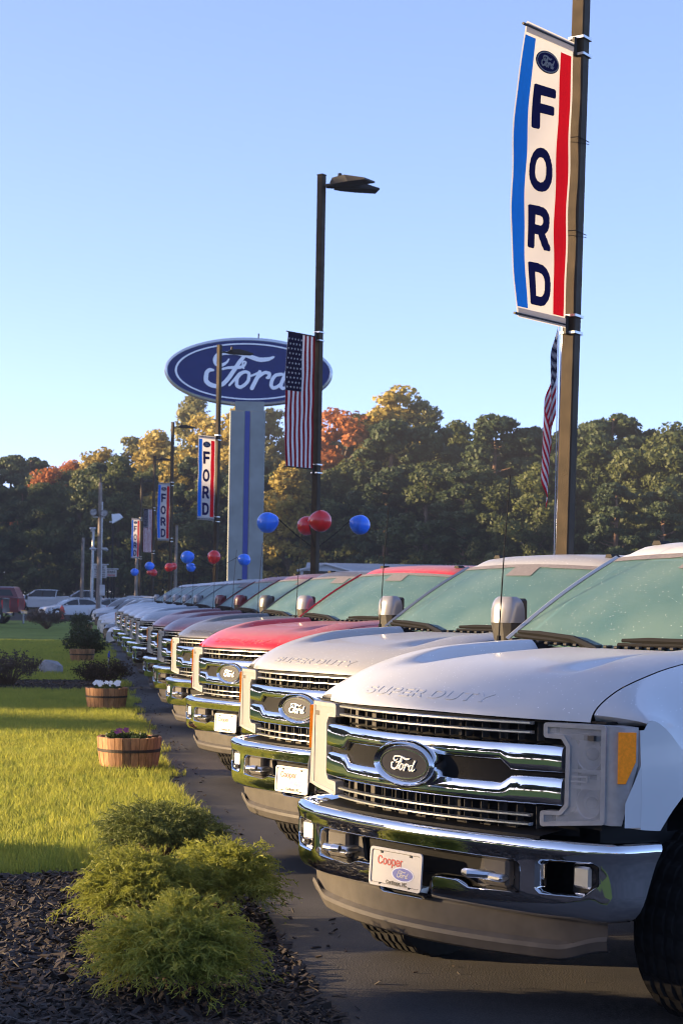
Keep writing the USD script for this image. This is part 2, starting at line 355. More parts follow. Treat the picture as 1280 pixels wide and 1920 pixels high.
    yr = np.array([2.085, 2.11, 2.15, 2.22, 2.32, 2.45, 2.7, 3.1, 3.6, 4.0, 4.15]); zr = np.array([1.985, 2.004, 2.022, 2.042, 2.056, 2.064, 2.070, 2.073, 2.068, 2.050, 2.03])
    ur = np.array([-1.06, -1.04, -1.0, -.94, -.85, -.7, -.5, -.25, 0, .25, .5, .7, .85, .94, 1.0, 1.04, 1.06])
    R = np.stack([np.stack([ur * .672, yy + .06 * np.minimum(ur ** 2, 1) * (1 - smoothstep(yy, 2.1, 2.6)), zz - .022 * ur ** 2 - .035 * smoothstep(np.abs(ur), .8, 1.06)], 1) for yy, zz in zip(yr, zr)])
    part('roof', grid(R, flip=True), P, t, True)
    if detail >= 1:
        for x_ in (-.52, .52):
            zz = 2.056 - .022 * (x_ / .672) ** 2 + .004
            part('roof_marker', hull([(x_ + a * .032, 2.32 + b * .05 + .05 * x_ ** 2, zz + (.010 if abs(a) < 1 and b < 1 else -.012) * 1) for a in (-1, -.6, .6, 1) for b in (-1, -.4, .5, 1)]), MAT['markerlens'], t, 30)
    for s in (-1, 1):
        vs = np.linspace(0, 1, 9)
        e = W(np.full(9, s * 1.0), vs)
        out = e + np.stack([s * (.055 + .0 * vs), .06 + 0 * vs, -.004 - .0 * vs], 1); back = e + np.stack([s * .075 + 0 * vs, .13 + 0 * vs, -.03 + 0 * vs], 1)
        pil = np.stack([e + [0, -.002, .002], e + [s * .012, -.008, .012], e + [s * .04, .02, .012], out, back], 1)
        part('pillar', grid(pil, flip=s < 0), P, t, 40)
        rail = np.array([(s * .725, yy, zz) for yy, zz in ((2.20, 1.945), (2.6, 1.985), (3.4, 1.99), (4.1, 1.95))])
        part('drip_rail', tube(rail, .016, 6), B, t)
        belt = np.array([(s * .965, 1.62, 1.44), (s * .965, 2.4, 1.44), (s * .965, 3.3, 1.44), (s * .95, 4.12, 1.44)])
        top = np.array([(s * .87, 1.62, 1.50), (s * .735, 2.24, 1.95), (s * .735, 3.3, 1.985), (s * .74, 4.05, 1.95)])
        G = np.stack([belt, (belt + top) / 2 + [s * .012, 0, 0], top], 1)
        part('side_glass', grid(G, flip=s < 0), MAT['glassdark'], t, True)
        for yy in (2.85, 4.02):
            q = lambda k: belt[2] * 0 + np.array([s * (.968 + (.742 - .968) * k), yy + .06 * k, 1.44 + .53 * k])
            part('door_pillar', tube([q(0), q(.5) + [s * .012, 0, 0], q(1)], .045, 6), B if yy < 4 else P, t)
        # cab and bed sides
        yy = np.linspace(1.625, 4.16, 22); Z = np.linspace(.52, 1.45, 12)
        Yg, Zg = np.meshgrid(yy, Z, indexing='ij')
        prof = np.interp(Z, [.52, .62, .8, 1.0, 1.15, 1.3, 1.42, 1.45], [.93, .985, .995, .985, 1.005, 1.0, .975, .955])
        part('door', grid(np.stack([s * np.broadcast_to(prof, Zg.shape), Yg, Zg], -1), flip=s < 0), P, t, 40)
        yy = np.unique(np.r_[np.linspace(4.20, 4.5, 5), np.linspace(4.5, 5.62, 30), np.linspace(5.62, 6.22, 8)])
        zb = np.interp(yy, [4.2, 4.46, 4.50, 4.6, 4.72, 5.05, 5.38, 5.5, 5.6, 5.65, 6.22], [.55, .57, .80, .95, 1.03, 1.07, 1.03, .95, .8, .62, .66])
        k = np.linspace(0, 1, 9); Z = zb[:, None] + (1.46 - zb)[:, None] * k
        bed = np.stack([s * bulge(Z), np.broadcast_to(yy[:, None], Z.shape), Z], -1)
        inn = bed[:, ::-1] * [0.92, 1, 1]
        part('bed_side', cat([grid(bed, flip=s < 0), grid(inn, flip=s < 0), grid(np.stack([bed[:, -1], inn[:, 0]], 1), flip=s < 0)]), P, t, 40)
    part('back_wall', cat([bx((0, 4.17, 1.0), (1.88, .05, .9)), bx((0, 4.15, 1.47), (1.9, .05, .06))]), P, t)
    part('rear_window', grid(np.array([[(-.9, 4.17, 1.5), (.9, 4.17, 1.5)], [(-.70, 4.13, 1.98), (.70, 4.13, 1.98)]])[::1]), MAT['glassdark'], t)
    part('tailgate', cat([bx((0, 6.20, 1.06), (1.86, .06, .80), 0, .015), bx((0, 5.2, .78), (1.84, 2.0, .04))]), P, t)
    part('rear_bumper', bx((0, 6.32, .66), (1.9, .16, .2), 0, .03), C, t)
    for s in (-1, 1): part('tail_lamp', bx((s * .955, 6.21, 1.16), (.10, .07, .42), 0, .02), MAT['red'], t)
    part('seats', cat([bx((sx * .45, 2.9, 1.35), (.5, .15, .75), 0, .05) for sx in (-1, 1)] + [bx((0, 1.85, 1.38), (1.6, .5, .2), 0, .05), bx((0, 3.9, 1.3), (1.5, .15, .6), 0, .05), bx((0, 3, .78), (1.8, 2.5, .05))]), MAT['interior'], t)
    # --- cowl, wipers, aerial, mirrors
    uu = np.linspace(-.84, .84, 25)
    cow = np.stack([np.stack([uu, hood_pt(uu, np.full_like(uu, 1.36))[:, 1] - .015, hood_pt(uu, np.full_like(uu, 1.36))[:, 2] - .022], 1), np.stack([uu, 1.43 + .08 * (uu / .81) ** 2, 1.515 + .03 * (uu / .81) ** 2], 1)], 1)
    part('cowl_panel', grid(cow), B, t)
    if detail >= 1:
        part('cowl_ribs', cat([bx((u_, 1.405 + .08 * u_ ** 2, 1.519 + .03 * u_ ** 2), (.022, .075, .014), .25, .004) for u_ in np.linspace(-.74, .74, 24)]), MAT['darktrim'], t)
        for x0, x1 in ((-.74, -.08), (-.02, .68)):
            pts = [W(np.array(a / .8), np.array(b)) + [0, -.022, .02] for a, b in ((x0, .055), (x0 + .15, .06), (x1 - .25, .045), (x1 - .05, -.03), (x1, -.06))]
            pts = [p_.ravel() for p_ in pts]
            pts2 = [W(np.array(a / .8), np.array(.035)).ravel() + [0, -.012, .01] for a in np.linspace(x0 - .02, x0 + .5, 5)]
            part('wiper', cat([tube(pts, [.010, .016, .018, .020, .016], 6), tube(pts2, .012, 6)]), B, t)
        part('aerial', cat([tube([(-.87, 1.47, 1.47), (-.872, 1.475, 1.55)], [.016, .010], 8), tube([(-.872, 1.475, 1.55), (-.868, 1.50, 2.0), (-.864, 1.53, 2.37)], [.0038, .0032, .0026], 6)]), B, t)
    for s in (-1, 1):
        pr = np.array([(1.05, 1.80), (1.06, 1.765), (1.10, 1.74), (1.16, 1.735), (1.20, 1.755), (1.215, 1.80), (1.215, 1.86), (1.05, 1.86)])
        cap = hull([(s * (1.13 + (a - 1.13) * ka), 1.80 + (b - 1.80) * kb, zz) for zz, ka, kb in ((1.612, 1, 1), (1.68, .985, .96), (1.715, .93, .85), (1.738, .80, .66), (1.75, .60, .45)) for a, b in pr])
        low = hull([(s * (1.13 + (a - 1.13) * .97), b, 1.611) for a, b in pr] + [(s * (1.125 + (a - 1.13) * .82), 1.80 + (b - 1.80) * .75, 1.515) for a, b in pr])
        rim = bx((s * 1.132, 1.87, 1.632), (.168, .03, .22), 0, .02)
        mr = part('side_mirror', cat([low, rim, bx((s * 1.0, 1.82, 1.55), (.20, .09, .05), 0, .02), bx((s * 1.0, 1.82, 1.46), (.12, .10, .07), 0, .02)]), MAT['darktrim'], t)
        part('mirror_cap', cap, MAT['silvercap'] if body in ('white', 'offwhite', 'red') else P, mr, 35)
    # --- grille
    gp = lambda x_: .048 + .32 * np.asarray(x_, float) ** 2
    gx = np.linspace(-1, 1, 33)
    def bar(hw, prof, name_, mat, par, x0=None):
        """A horizontal bar following the grille's curve; prof: (dy, z) from top to bottom."""
        xs = gx * hw if x0 is None else np.linspace(x0, hw, 17)
        G = np.stack([np.stack([xs, gp(xs) + dy, np.full_like(xs, zz)], 1) for dy, zz in prof])
        ends = []
        for k in (0, -1):
            c = G[:, k]; ends.append(trimesh.Trimesh(np.vstack([c, c.mean(0)]), [[i, (i + 1) % len(c), len(c)] for i in range(len(c))], process=False))
        return part(name_, cat([grid(G)] + ends), mat, par, 40)
    gr = part('grille', cat([grid(np.stack([np.stack([gx * .70, gp(gx * .70) + .10, np.full(33, z_)], 1) for z_ in (1.262, .80)])),
                             grid(np.stack([np.stack([gx * .72, gp(gx * .72) + o, np.full(33, z_)], 1) for o, z_ in ((.11, 1.262), (.03, 1.262), (.028, 1.25))]))]), B, t)
    slats = []
    for zt, zb in ((1.255, 1.172), (.915, .822)):
        for x_ in np.linspace(-.56, .56, 15 if detail >= 2 else 9): slats.append(bx((x_, float(gp(x_)) + .075, (zt + zb) / 2), (.004, .04, zt - zb)))
        for x_ in ((-.52, -.36, -.07, .18, .40) if detail >= 2 else ()): slats.append(bx((x_, float(gp(x_)) + .085, (zt + zb) / 2), (.04, .01, zt - zb)))
    if detail >= 2:
        for x_ in np.linspace(-.45, .45, 9): slats.append(bx((x_, float(gp(x_)) + .075, .825), (.055, .03, .02)))
    key(part('grille_ribs', cat(slats), MAT['trim'] if detail >= 2 else B, gr), kind='stuff')
    rod = lambda z_: [(.022, z_ + .006), (.004, z_ + .007), (-.006, z_ + .003), (-.006, z_ - .003), (.004, z_ - .007), (.022, z_ - .006)]
    for z_ in (1.246, 1.209, .882, .846): bar(.57, rod(z_), 'grille_bar', MAT['satin'], gr)
    # two broad bright bars that part around a dark slot
    cav = lambda lo, hi, up: [(.03, hi), (.006, hi + .001), (-.012, hi - .012), (-.017, hi - .022), (-.014, (lo + hi) / 2), (-.016, lo + .012), (-.012, lo + .003), (.03, lo)]
    def broad(z_out, z_in, up):
        xs = np.r_[np.linspace(-.70, -.50, 5), np.linspace(-.455, .455, 25), np.linspace(.50, .70, 5)]
        edge = np.where(np.abs(xs) > .49, z_out[int(up)], z_in)                                  # the edge by the slot steps away from it
        hi = np.full_like(xs, z_out[0]) if up else edge; lo = edge if up else np.full_like(xs, z_out[1])
        G = np.stack([np.stack([xs, gp(xs) + dy, zz], 1) for dy, zz in
                      ((.05, hi), (.010, hi), (-.004, hi - .006), (-.0125, hi - .022), (-.0165, hi * .55 + lo * .45), (-.0175, hi * .3 + lo * .7), (-.016, lo + .010), (-.008, lo + .002), (.05, lo))])
        cap = []
        for kk in (0, -1):
            c = G[:, kk]; cap.append(trimesh.Trimesh(np.vstack([c, c.mean(0)]), [[i, (i + 1) % len(c), len(c)] for i in range(len(c))], process=False))
        return part('grille_bar', cat([grid(G)] + cap), C, gr, 40)
    broad((1.166, 1.056), 1.094, True); broad((1.040, .926), 1.008, False)
    part('grille_slot', cat([grid(np.stack([np.stack([gx * .70, gp(gx * .70) + .012, np.full(33, z_)], 1) for z_ in (1.10, 1.0)]))]), B, gr)
    # oval emblem
    bz, by = 1.045, .0
    def ring(a0, b0, a1, b1, y0, y1, rounding):
        th_ = np.linspace(0, 2 * np.pi, 65)
        rows = [(a0, b0, y1), (a0 - .004, b0 - .004, y0 + .01), (a0 - rounding, b0 - rounding, y0), ((a0 + a1) / 2, (b0 + b1) / 2, y0 - .006), (a1 + rounding * .4, b1 + rounding * .4, y0 + .002), (a1, b1, y0 + .012)]
        return grid(np.stack([np.stack([a * np.cos(th_), np.full(65, yy), bz + b * np.sin(th_)], 1) for a, b, yy in rows]), flip=True)
    em = part('emblem', ring(.186, .100, .148, .068, by - .005, by + .09, .012), C, t, 50)
    part('emblem_face', prism(ellipse(0, bz, .15, .07), by + .006, by + .03), MAT['badge'], em)
    part('emblem_line', prism(ellipse(0, bz, .142, .062).difference(ellipse(0, bz, .138, .058)), by + .003, by + .02), C, em)
    part('emblem_lettering', prism(affinity.translate(affinity.scale(SCRIPT, .135, .135, origin=(0, 0)), 0, bz), by - .001, by + .012), MAT['silver'], em)
    # --- headlamps: an upright block with an arm above and below the grille
    for s in (-1, 1):
        def hl(y_front, x_in, x_out, name_, mat, par, grow=0.0):
            pass
        xo = .87
        face = Polygon([(.622, 1.252), (xo, 1.252), (xo, .868), (.612, .842), (.612, .905), (.69, .908), (.712, .935), (.715, 1.16), (.695, 1.19), (.622, 1.192)]).buffer(-.012).buffer(.012, quad_segs=3)
        yf = lambda x_: np.interp(np.abs(x_), [.55, .62, .70, .80, .87], [.150, .168, .192, .222, .250])
        def fp(poly, inset, d_, n=.03):
            pl = poly.buffer(-inset) if inset else poly
            m_ = prism(pl, 0, d_).subdivide_to_size(.09)
            v = m_.vertices.copy(); v[:, 1] += yf(v[:, 0]); m_.vertices = v
            return m_
        def mir(m_):
            if s < 0:
                m_ = m_.copy(); v = m_.vertices.copy(); v[:, 0] *= -1; m_.vertices = v; m_.invert()
            return m_
        rimp = face.difference(face.buffer(-.017))
        side = hull([(xo - .004, yf(xo) + .004, 1.252), (xo + .018, yf(xo) + .016, 1.250), (.925, .300, 1.246), (.953, .345, 1.247), (.953, .345, 1.105), (.930, .305, .985), (.928, .283, .868), (xo + .018, yf(xo) + .014, .866), (xo - .004, yf(xo) + .004, .868), (.86, .36, 1.25), (.86, .31, .87)])
        lampb = part('headlamp', mir(cat([fp(rimp, 0, .05), side])), MAT['lampshell'], t, 35)
        part('lamp_reflector', mir(fp(face, .014, .012).apply_translation([0, .075, 0])), MAT['lampshell'], lampb)
        for zz, rr_ in ((1.135, .062), (.945, .058)):
            part('lamp_bowl', mir(lathe([(0, .05), (rr_ * .5, .045), (rr_ * .86, .02), (rr_, -.02), (rr_ * 1.06, -.022), (rr_ * 1.06, .05)], 24, 'y').apply_translation([.79, yf(.79) + .05, zz])), MAT['reflector'], lampb, 40)
            part('lamp_bulb', mir(trimesh.creation.icosphere(2, rr_ * .42).apply_translation([.79, yf(.79) + .05, zz])), MAT['glassdark'], lampb, True)
        part('lamp_divider', mir(cat([bx((.78, yf(.78) + .06, 1.045), (.16, .05, .014)), bx((.855, yf(.855) + .05, 1.06), (.010, .05, .34)), bx((.73, yf(.73) + .05, 1.20), (.2, .05, .02))])), MAT['darktrim'], lampb)
        part('lamp_insert', mir(cat([fp(sbox(.725, 1.0, .845, 1.075).difference(sbox(.725, 1.012, .832, 1.063)), 0, .012).apply_translation([0, .012, 0]), fp(sbox(.718, 1.025, .80, 1.05).difference(sbox(.718, 1.031, .793, 1.044)), 0, .012).apply_translation([0, .006, 0])])), MAT['lampshell'], lampb)
        part('lamp_lens', mir(fp(face, .015, .006).apply_translation([0, .004, 0])), MAT['lens' if s > 0 else 'lensfrost'], lampb)
        am = hull([(.906, .276, 1.228), (.9475, .334, 1.228), (.9475, .334, 1.115), (.925, .302, 1.03), (.906, .276, 1.03), (.89, .30, 1.228), (.92, .34, 1.228), (.89, .30, 1.03), (.92, .34, 1.12)])
        part('amber_marker', mir(am.apply_translation([.011, -.009, 0])), MAT['amber'], lampb)
        part('lamp_gap', mir(bx((.735, .335, 1.258), (.23, .12, .008))), B, t); part('lamp_gap', mir(bx((.72, .335, .852), (.24, .13, .02))), B, t)
    # --- bumper
    tp = np.array([(-1.0, .45), (-.990, .38), (-.975, .31), (-.952, .25), (-.91, .20), (-.85, .158), (-.75, .108), (-.6, .060), (-.3, .015), (0, 0)]); tp = np.vstack([tp, tp[-2::-1] * [-1, 1]])
    s_ = np.r_[0, np.cumsum(np.linalg.norm(np.diff(tp, axis=0), axis=1))]; ss = np.unique(np.r_[np.linspace(0, s_[-1], 90)])
    pl = np.stack([Pch(s_, tp[:, 0])(ss), Pch(s_, tp[:, 1])(ss)], 1)
    tn = np.gradient(pl, axis=0); tn /= np.linalg.norm(tn, axis=1, keepdims=True); nn = np.stack([tn[:, 1], -tn[:, 0]], 1)
    prof = [(-.13, .792), (-.07, .802), (-.035, .803), (-.016, .799), (-.004, .789), (.003, .775), (.003, .762), (-.002, .745), (-.008, .72), (-.010, .65), (-.010, .60), (-.012, .565), (-.020, .535), (-.036, .512), (-.06, .497), (-.10, .488)]
    def sweep(pr, shrink):
        rows = []
        for o, z_ in pr:
            q = pl + nn * (o - shrink); yend = .33 + .12 * (z_ - .52) / .28
            q = q.copy(); back = q[:, 1] > .2
            q[back, 1] = .2 + (q[back, 1] - .2) * (yend - .2) / .25
            rows.append(np.column_stack([q, np.full(len(q), z_ - shrink * .6 if z_ > .7 else z_ + shrink * .6)]))
        return np.stack(rows)
    O, I = sweep(prof, 0), sweep(prof, .02)
    n1, n2 = O.shape[:2]
    V_ = np.vstack([O.reshape(-1, 3), I.reshape(-1, 3)]); idx = np.arange(n1 * n2).reshape(n1, n2); F_ = []
    q4 = lambda a, b, c, d: F_.extend([[a, b, c], [a, c, d]])
    for i in range(n1 - 1):
        for j in range(n2 - 1):
            a, b, c, d = idx[i, j], idx[i, j + 1], idx[i + 1, j + 1], idx[i + 1, j]
            q4(a, b, c, d); k = n1 * n2; q4(a + k, d + k, c + k, b + k)
    k = n1 * n2
    for j in range(n2 - 1):
        q4(idx[0, j + 1], idx[0, j], idx[0, j] + k, idx[0, j + 1] + k); q4(idx[-1, j], idx[-1, j + 1], idx[-1, j + 1] + k, idx[-1, j] + k)
    for i in range(n1 - 1):
        q4(idx[i, 0], idx[i + 1, 0], idx[i + 1, 0] + k, idx[i, 0] + k); q4(idx[i + 1, -1], idx[i, -1], idx[i, -1] + k, idx[i + 1, -1] + k)
    bm = trimesh.Trimesh(V_, F_, process=False)
    if bm.volume < 0: bm.invert()
    holes = [Polygon([(-.60, .588), (-.36, .578), (-.30, .602), (-.17, .602), (-.14, .50), (.14, .50), (.17, .602), (.30, .602), (.36, .578), (.60, .588), (.60, .70), (.575, .716), (-.575, .716), (-.60, .70)])]
    fog = Polygon([(.665, .612), (.685, .594), (.845, .594), (.893, .64), (.893, .712), (.875, .73), (.685, .73), (.665, .712)])
    holes += [fog, affinity.scale(fog, -1, 1, origin=(0, 0))]
    try:
        mm = to_man(bm)
        for hpoly in holes:
            mm = mm - to_man(prism(hpoly.buffer(-.006).buffer(.006), -.25, .30))
        bmesh = tri(mm)
    except Exception as e:
        print('bumper boolean failed', e); bmesh = bm
    bump_ = part('bumper', bmesh, C, t, 28)
    # bright turned-in rims of the openings
    if detail >= 1:
        rims = []
        for hpoly in holes:
            c = np.array(hpoly.buffer(-.006).buffer(.006).exterior.coords)[:-1]
            ln = LineString(np.vstack([c, c[:1]])); c = np.array([ln.interpolate(f_, normalized=True).coords[0] for f_ in np.linspace(0, 1, 90, endpoint=False)])
            yb = np.interp(c[:, 0], pl[5:-5, 0], pl[5:-5, 1])
            rr = []
            ctr = np.array(hpoly.centroid.coords[0])
            for inset, dy in ((0, .006), (.004, .010), (.012, .030), (.014, .06)):
                pc = np.array([np.array(hpoly.buffer(-.006 - inset).buffer(.006).exterior.interpolate(hpoly.buffer(-.006 - inset).buffer(.006).exterior.project(Point(p_))).coords[0]) for p_ in c])
                rr.append(np.stack([pc[:, 0], yb + dy, pc[:, 1]], 1))
            G = np.stack(rr); G = np.concatenate([G, G[:, :1]], 1)
            rims.append(grid(G, flip=True))
        part('opening_rim', cat(rims), C, bump_, 60)
    part('bumper_backing', cat([bx((0, .14, .65), (1.2, .02, .2)), bx((.77, .30, .66), (.28, .02, .2)), bx((-.77, .30, .66), (.28, .02, .2)), bx((0, .17, .56), (1.2, .1, .06))]), B, bump_)
    part('step_pad', grid(np.stack([np.stack([gx * .66, .045 + .16 * (gx * .66) ** 2 + o, np.full(33, z_)], 1) for o, z_ in ((.0, .800), (.002, .812), (.10, .822), (.16, .83))]), flip=True), B, t, 40)
    for s in (-1, 1):
        if detail >= 1:
            tb = part('tow_bracket', cat([prism(Polygon([(s * .335, .565), (s * .60, .565), (s * .60, .71), (s * .365, .71)]), .105, .125),
                                          bx((s * .475, .085, .655), (.135, .05, .115), 0, .012)]), MAT['trim'], bump_)
            part('tow_hook', cat([bx((s * .455, .075, .637), (.17, .10, .03), 0, .01), tube([(s * .47, .09, .64), (s * .45, .02, .645), (s * .405, -.018, .648), (s * .375, -.010, .648)], [.013, .016, .018, .015], 8)]), MAT['steel'] if detail >= 2 else B, tb, 40)
            fl = part('fog_lamp', cat([bx((s * .815, .235, .665), (.14, .03, .13)), lathe([(0, -.02), (.036, -.02), (.045, 0), (.05, .02), (0, .02)], 20, 'y').apply_translation([s * .815, .22, .665])]), MAT['darktrim'], bump_)
            part('fog_lens', bx((s * .815, .195, .665), (.085, .02, .085), 0, .012), MAT['lens'] if detail < 2 else MAT['reflector'], fl)
    # --- air dam under the bumper
    vp = [(-.035, .505), (-.03, .50), (-.028, .488), (-.040, .40), (-.018, .385), (-.014, .368), (-.03, .330), (-.05, .318), (-.09, .316)]
    xa = np.linspace(-.87, .87, 61); ya = .055 + .30 * np.abs(xa) ** 2; ta = np.gradient(np.stack([xa, ya], 1), axis=0); ta /= np.linalg.norm(ta, axis=1, keepdims=True); nq = np.stack([ta[:, 1], -ta[:, 0]], 1)
    D_ = np.stack([np.column_stack([np.stack([xa, ya], 1) + nq * (o + .03), z_ + .05 * smoothstep(np.abs(xa), .68, .87) * (z_ < .40)]) for o, z_ in vp])
    part('air_dam', grid(D_), MAT['trim'], t, 30)
    if plate:
        h = thing_plate(t)
    # --- wheels
    for (sx, yw) in ((-1, 1.0), (1, 1.0), (-1, 5.05), (1, 5.05)):
        wheel_(t, sx, yw, detail)
    return t

def thing_plate(t):
    w, hgt = .1525, .076; tilt = .006
    body = prism(rounded(sbox(-w, -hgt, w, hgt), .014), 0, .003)
    v = lambda m_: m_.apply_transform(trimesh.transformations.rotation_matrix(-.06, [1, 0, 0])).apply_translation([-.02, -.012, .607])
    p = part('dealer_plate', v(body), MAT['white'], t)
    fr = rounded(sbox(-w - .004, -hgt - .004, w + .004, hgt + .004), .016).difference(rounded(sbox(-w + .007, -hgt + .007, w - .007, hgt - .007), .010))
    part('plate_frame', v(prism(fr, -.004, .004)), MAT['white'], p)
    part('plate_line', v(prism(rounded(sbox(-w + .0085, -hgt + .0085, w - .0085, hgt - .0085), .009).difference(rounded(sbox(-w + .0105, -hgt + .0105, w - .0105, hgt - .0105), .008)), -.0008, .001)), MAT['blackink'], p)
    def word(s_, h_, cx, cz, m_, bold=True, wid=None, nm='plate_lettering'):
        tm = meshkit.text_mesh(s_, h_, .0022, bold); vv = tm.vertices.copy(); vv[:, 0] -= (vv[:, 0].max() + vv[:, 0].min()) / 2
        if wid: vv[:, 0] *= wid / np.ptp(vv[:, 0])
        tm.vertices = np.stack([vv[:, 0] + cx, -vv[:, 2] + .0006, vv[:, 1] + cz], 1)
        part(nm, v(tm), m_, p)
    word('Cooper', .034, -.035, .012, MAT['redink'], True, .15); word('Carthage, NC', .014, .01, -.064, MAT['blackink'], True, .125)
    part('plate_badge', v(cat([prism(ellipse(.045, -.018, .066, .030), -.0012, .001)])), MAT['navyrim'], p)
    part('plate_badge_face', v(cat([prism(ellipse(.045, -.018, .060, .0255), -.0018, .001)])), MAT['blueink'], p)
    part('plate_badge_lettering', v(prism(affinity.translate(affinity.scale(SCRIPT, .062, .066, origin=(0, 0)), .045, -.018), -.0026, .001)), MAT['white'], p)
    part('plate_bolts', v(cat([bx((sx * .088, -.002, sz * .062), (.016, .006, .010), 0, .003) for sx in (-1, 1) for sz in (1, -1.12)])), MAT['blackink'], p)
    return p

TYRE = {}
def wheel_(t, sx, yw, detail):
    Rw, w = .41, .14
    if detail not in TYRE:
        n = 72 if detail >= 2 else 40
        prof = [(.235, -.10), (.30, -.138), (.36, -.146), (.392, -.138), (.402, -.125), (.408, -.118), (.41, -.105)]
        gro = []
        for g0 in (-.075, -.028, .028, .075): gro += [(.41, g0 - .012), (.396, g0 - .009), (.396, g0 + .009), (.41, g0 + .012)]
        prof = prof + gro + [(a, -b) for a, b in prof[::-1]]
        pr = np.array(prof); ang = np.arange(n) * 2 * np.pi / n
        G = []
        for i, a in enumerate(np.r_[ang, ang[:1]]):
            r = pr[:, 0].copy(); lug = (i % 3 == 0)
            if lug: r = np.where((r > .398), r - .013, r)
            sk = a + .03 * np.sign(pr[:, 1]) * (np.abs(pr[:, 1]) / .1)
            G.append(np.stack([pr[:, 1], r * np.cos(sk), r * np.sin(sk)], 1))
        tyre = grid(np.stack(G))
        rim = lathe([(0, .02), (.10, .03), (.11, .075), (.16, .07), (.215, .045), (.23, .10), (.245, .12), (.238, .09), (.235, -.09)], 36, 'x')
        spk = cat([bx((.085, .155 * math.cos(a), .155 * math.sin(a)), (.05, .04, .04), 0, .008) for a in np.arange(8) * np.pi / 4])
        TYRE[detail] = tyre, rim, spk
    tyre, rim, spk = TYRE[detail]
    S = np.eye(4); S[0, 0] = sx; T = trimesh.transformations.translation_matrix([sx * .87, yw, Rw - .004])
    def put(m_):
        m_ = m_.copy(); v = m_.vertices.copy(); v[:, 0] *= sx; m_.vertices = v
        if sx < 0: m_.invert()
        return m_.apply_transform(T)
    wl = part('wheel', put(tyre), MAT['rubber'], t, 25)
    part('rim', put(rim), MAT['steel'], wl, 30)
    if detail >= 2: part('rim_spokes', put(spk), MAT['darktrim'], wl)
MAT['markerlens'] = plain('roof_marker_lens', (.035, .032, .03), .6, 0, 0, 20, 0, specular_ior_level=.05)
MAT['silvercap'] = plain('mirror_cap_grey', (.20, .20, .215), .3, .3, 0, 20, 0, coat_weight=.5)
MAT['navyrim'] = plain('badge_rim_print', (.42, .46, .60), .4)
MAT['blueink'] = plain('badge_blue_print', (.03, .055, .30), .35)

# ------------------------------------------------------------------ ground, lot, beds
EDGE = np.array([(.9, 0), (.55, 3.5), (-.05, 7.05), (-.13, 7.67), (-.37, 9.32), (-.83, 11.6), (-1.44, 15.4), (-1.9, 18.4), (-2.93, 24.9), (-4.6, 36.2), (-7.5, 56), (-14.0, 101.0)])
edge_x = lambda Y: np.interp(Y, EDGE[:, 1], EDGE[:, 0])
MAT['lawn'] = M('lawn', {'g': ('geometry', {}), 'n': ('noise_texture', {'scale': .55, 'detail': 6.0}), 'n2': ('noise_texture', {'scale': 14.0, 'detail': 5.0}), 'r': ('rgb_ramp', {'ramp': [(.3, (.14, .19, .045)), (.7, (.22, .26, .065))]}),
    'm': ('mix_color', {'blend_type': 'multiply', 'fac': .6}), 'r2': ('rgb_ramp', {'ramp': [(.3, (.5, .5, .5)), (.7, (1, 1, 1))]}), 'b': ('bump', {'strength': .5, 'distance': .05}), 'p': ('principled_bsdf', {'roughness': .95, 'specular_ior_level': .03})},
    [('g.position', 'n.vector'), ('g.position', 'n2.vector'), ('n.fac', 'r.fac'), ('n2.fac', 'r2.fac'), ('r.color', 'm.a'), ('r2.color', 'm.b'), ('m.result', 'p.base_color'), ('n2.fac', 'b.height'), ('b.normal', 'p.normal')])
MAT['asphalt'] = M('asphalt', {'g': ('geometry', {}), 'n': ('noise_texture', {'scale': .8, 'detail': 7.0, 'roughness': .62}), 'n2': ('noise_texture', {'scale': 130.0, 'detail': 3.0}), 'v': ('voronoi_texture', {'scale': 95.0}), 'r': ('rgb_ramp', {'ramp': [(.3, (.038, .037, .038)), (.52, (.058, .055, .054)), (.72, (.085, .080, .076))]}),
    'r2': ('rgb_ramp', {'ramp': [(.25, (.55, .55, .55)), (.75, (1.25, 1.25, 1.25))]}), 'm': ('mix_color', {'blend_type': 'multiply', 'fac': 1.0, 'use_clamp': False}), 'b': ('bump', {'strength': .28, 'distance': .005}), 'p': ('principled_bsdf', {'roughness': .85, 'specular_ior_level': .2})},
    [('g.position', 'n.vector'), ('g.position', 'n2.vector'), ('g.position', 'v.vector'), ('n.fac', 'r.fac'), ('n2.fac', 'r2.fac'), ('r.color', 'm.a'), ('r2.color', 'm.b'), ('m.result', 'p.base_color'), ('v.distance', 'b.height'), ('b.normal', 'p.normal')])
MAT['roadpave'] = plain('road_paving', (.038, .038, .036), .95, 0, .2, .3, 0, specular_ior_level=.05)
MAT['mulch'] = M('mulch', {'g': ('geometry', {}), 'n': ('noise_texture', {'scale': 38.0, 'detail': 6.0}), 'r': ('rgb_ramp', {'ramp': [(.3, (.014, .008, .005)), (.6, (.045, .024, .014)), (.8, (.09, .052, .032))]}), 'b': ('bump', {'strength': 1.0, 'distance': .03}), 'p': ('principled_bsdf', {'roughness': .9})},
    [('g.position', 'n.vector'), ('n.fac', 'r.fac'), ('r.color', 'p.base_color'), ('n.fac', 'b.height'), ('b.normal', 'p.normal')])
struct('ground', grid(np.array([[(-1500, -1500, 0), (-1500, 1500, 0)], [(1500, -1500, 0), (1500, 1500, 0)]], float), flip=True), MAT['lawn'])
ye = np.linspace(-12, 128, 400)
exs = edge_x(ye) + .05 * (meshkit.noise(np.stack([ye * 2.3, ye * 0, ye * 0], 1)) - .5) + .03 * (meshkit.noise(np.stack([ye * 9, ye * 0, ye * 0 + 5], 1)) - .5)
exs = np.where(ye > 101, -14 - (ye - 101) * .153, exs); exs = np.where(ye < 0, .9, exs)
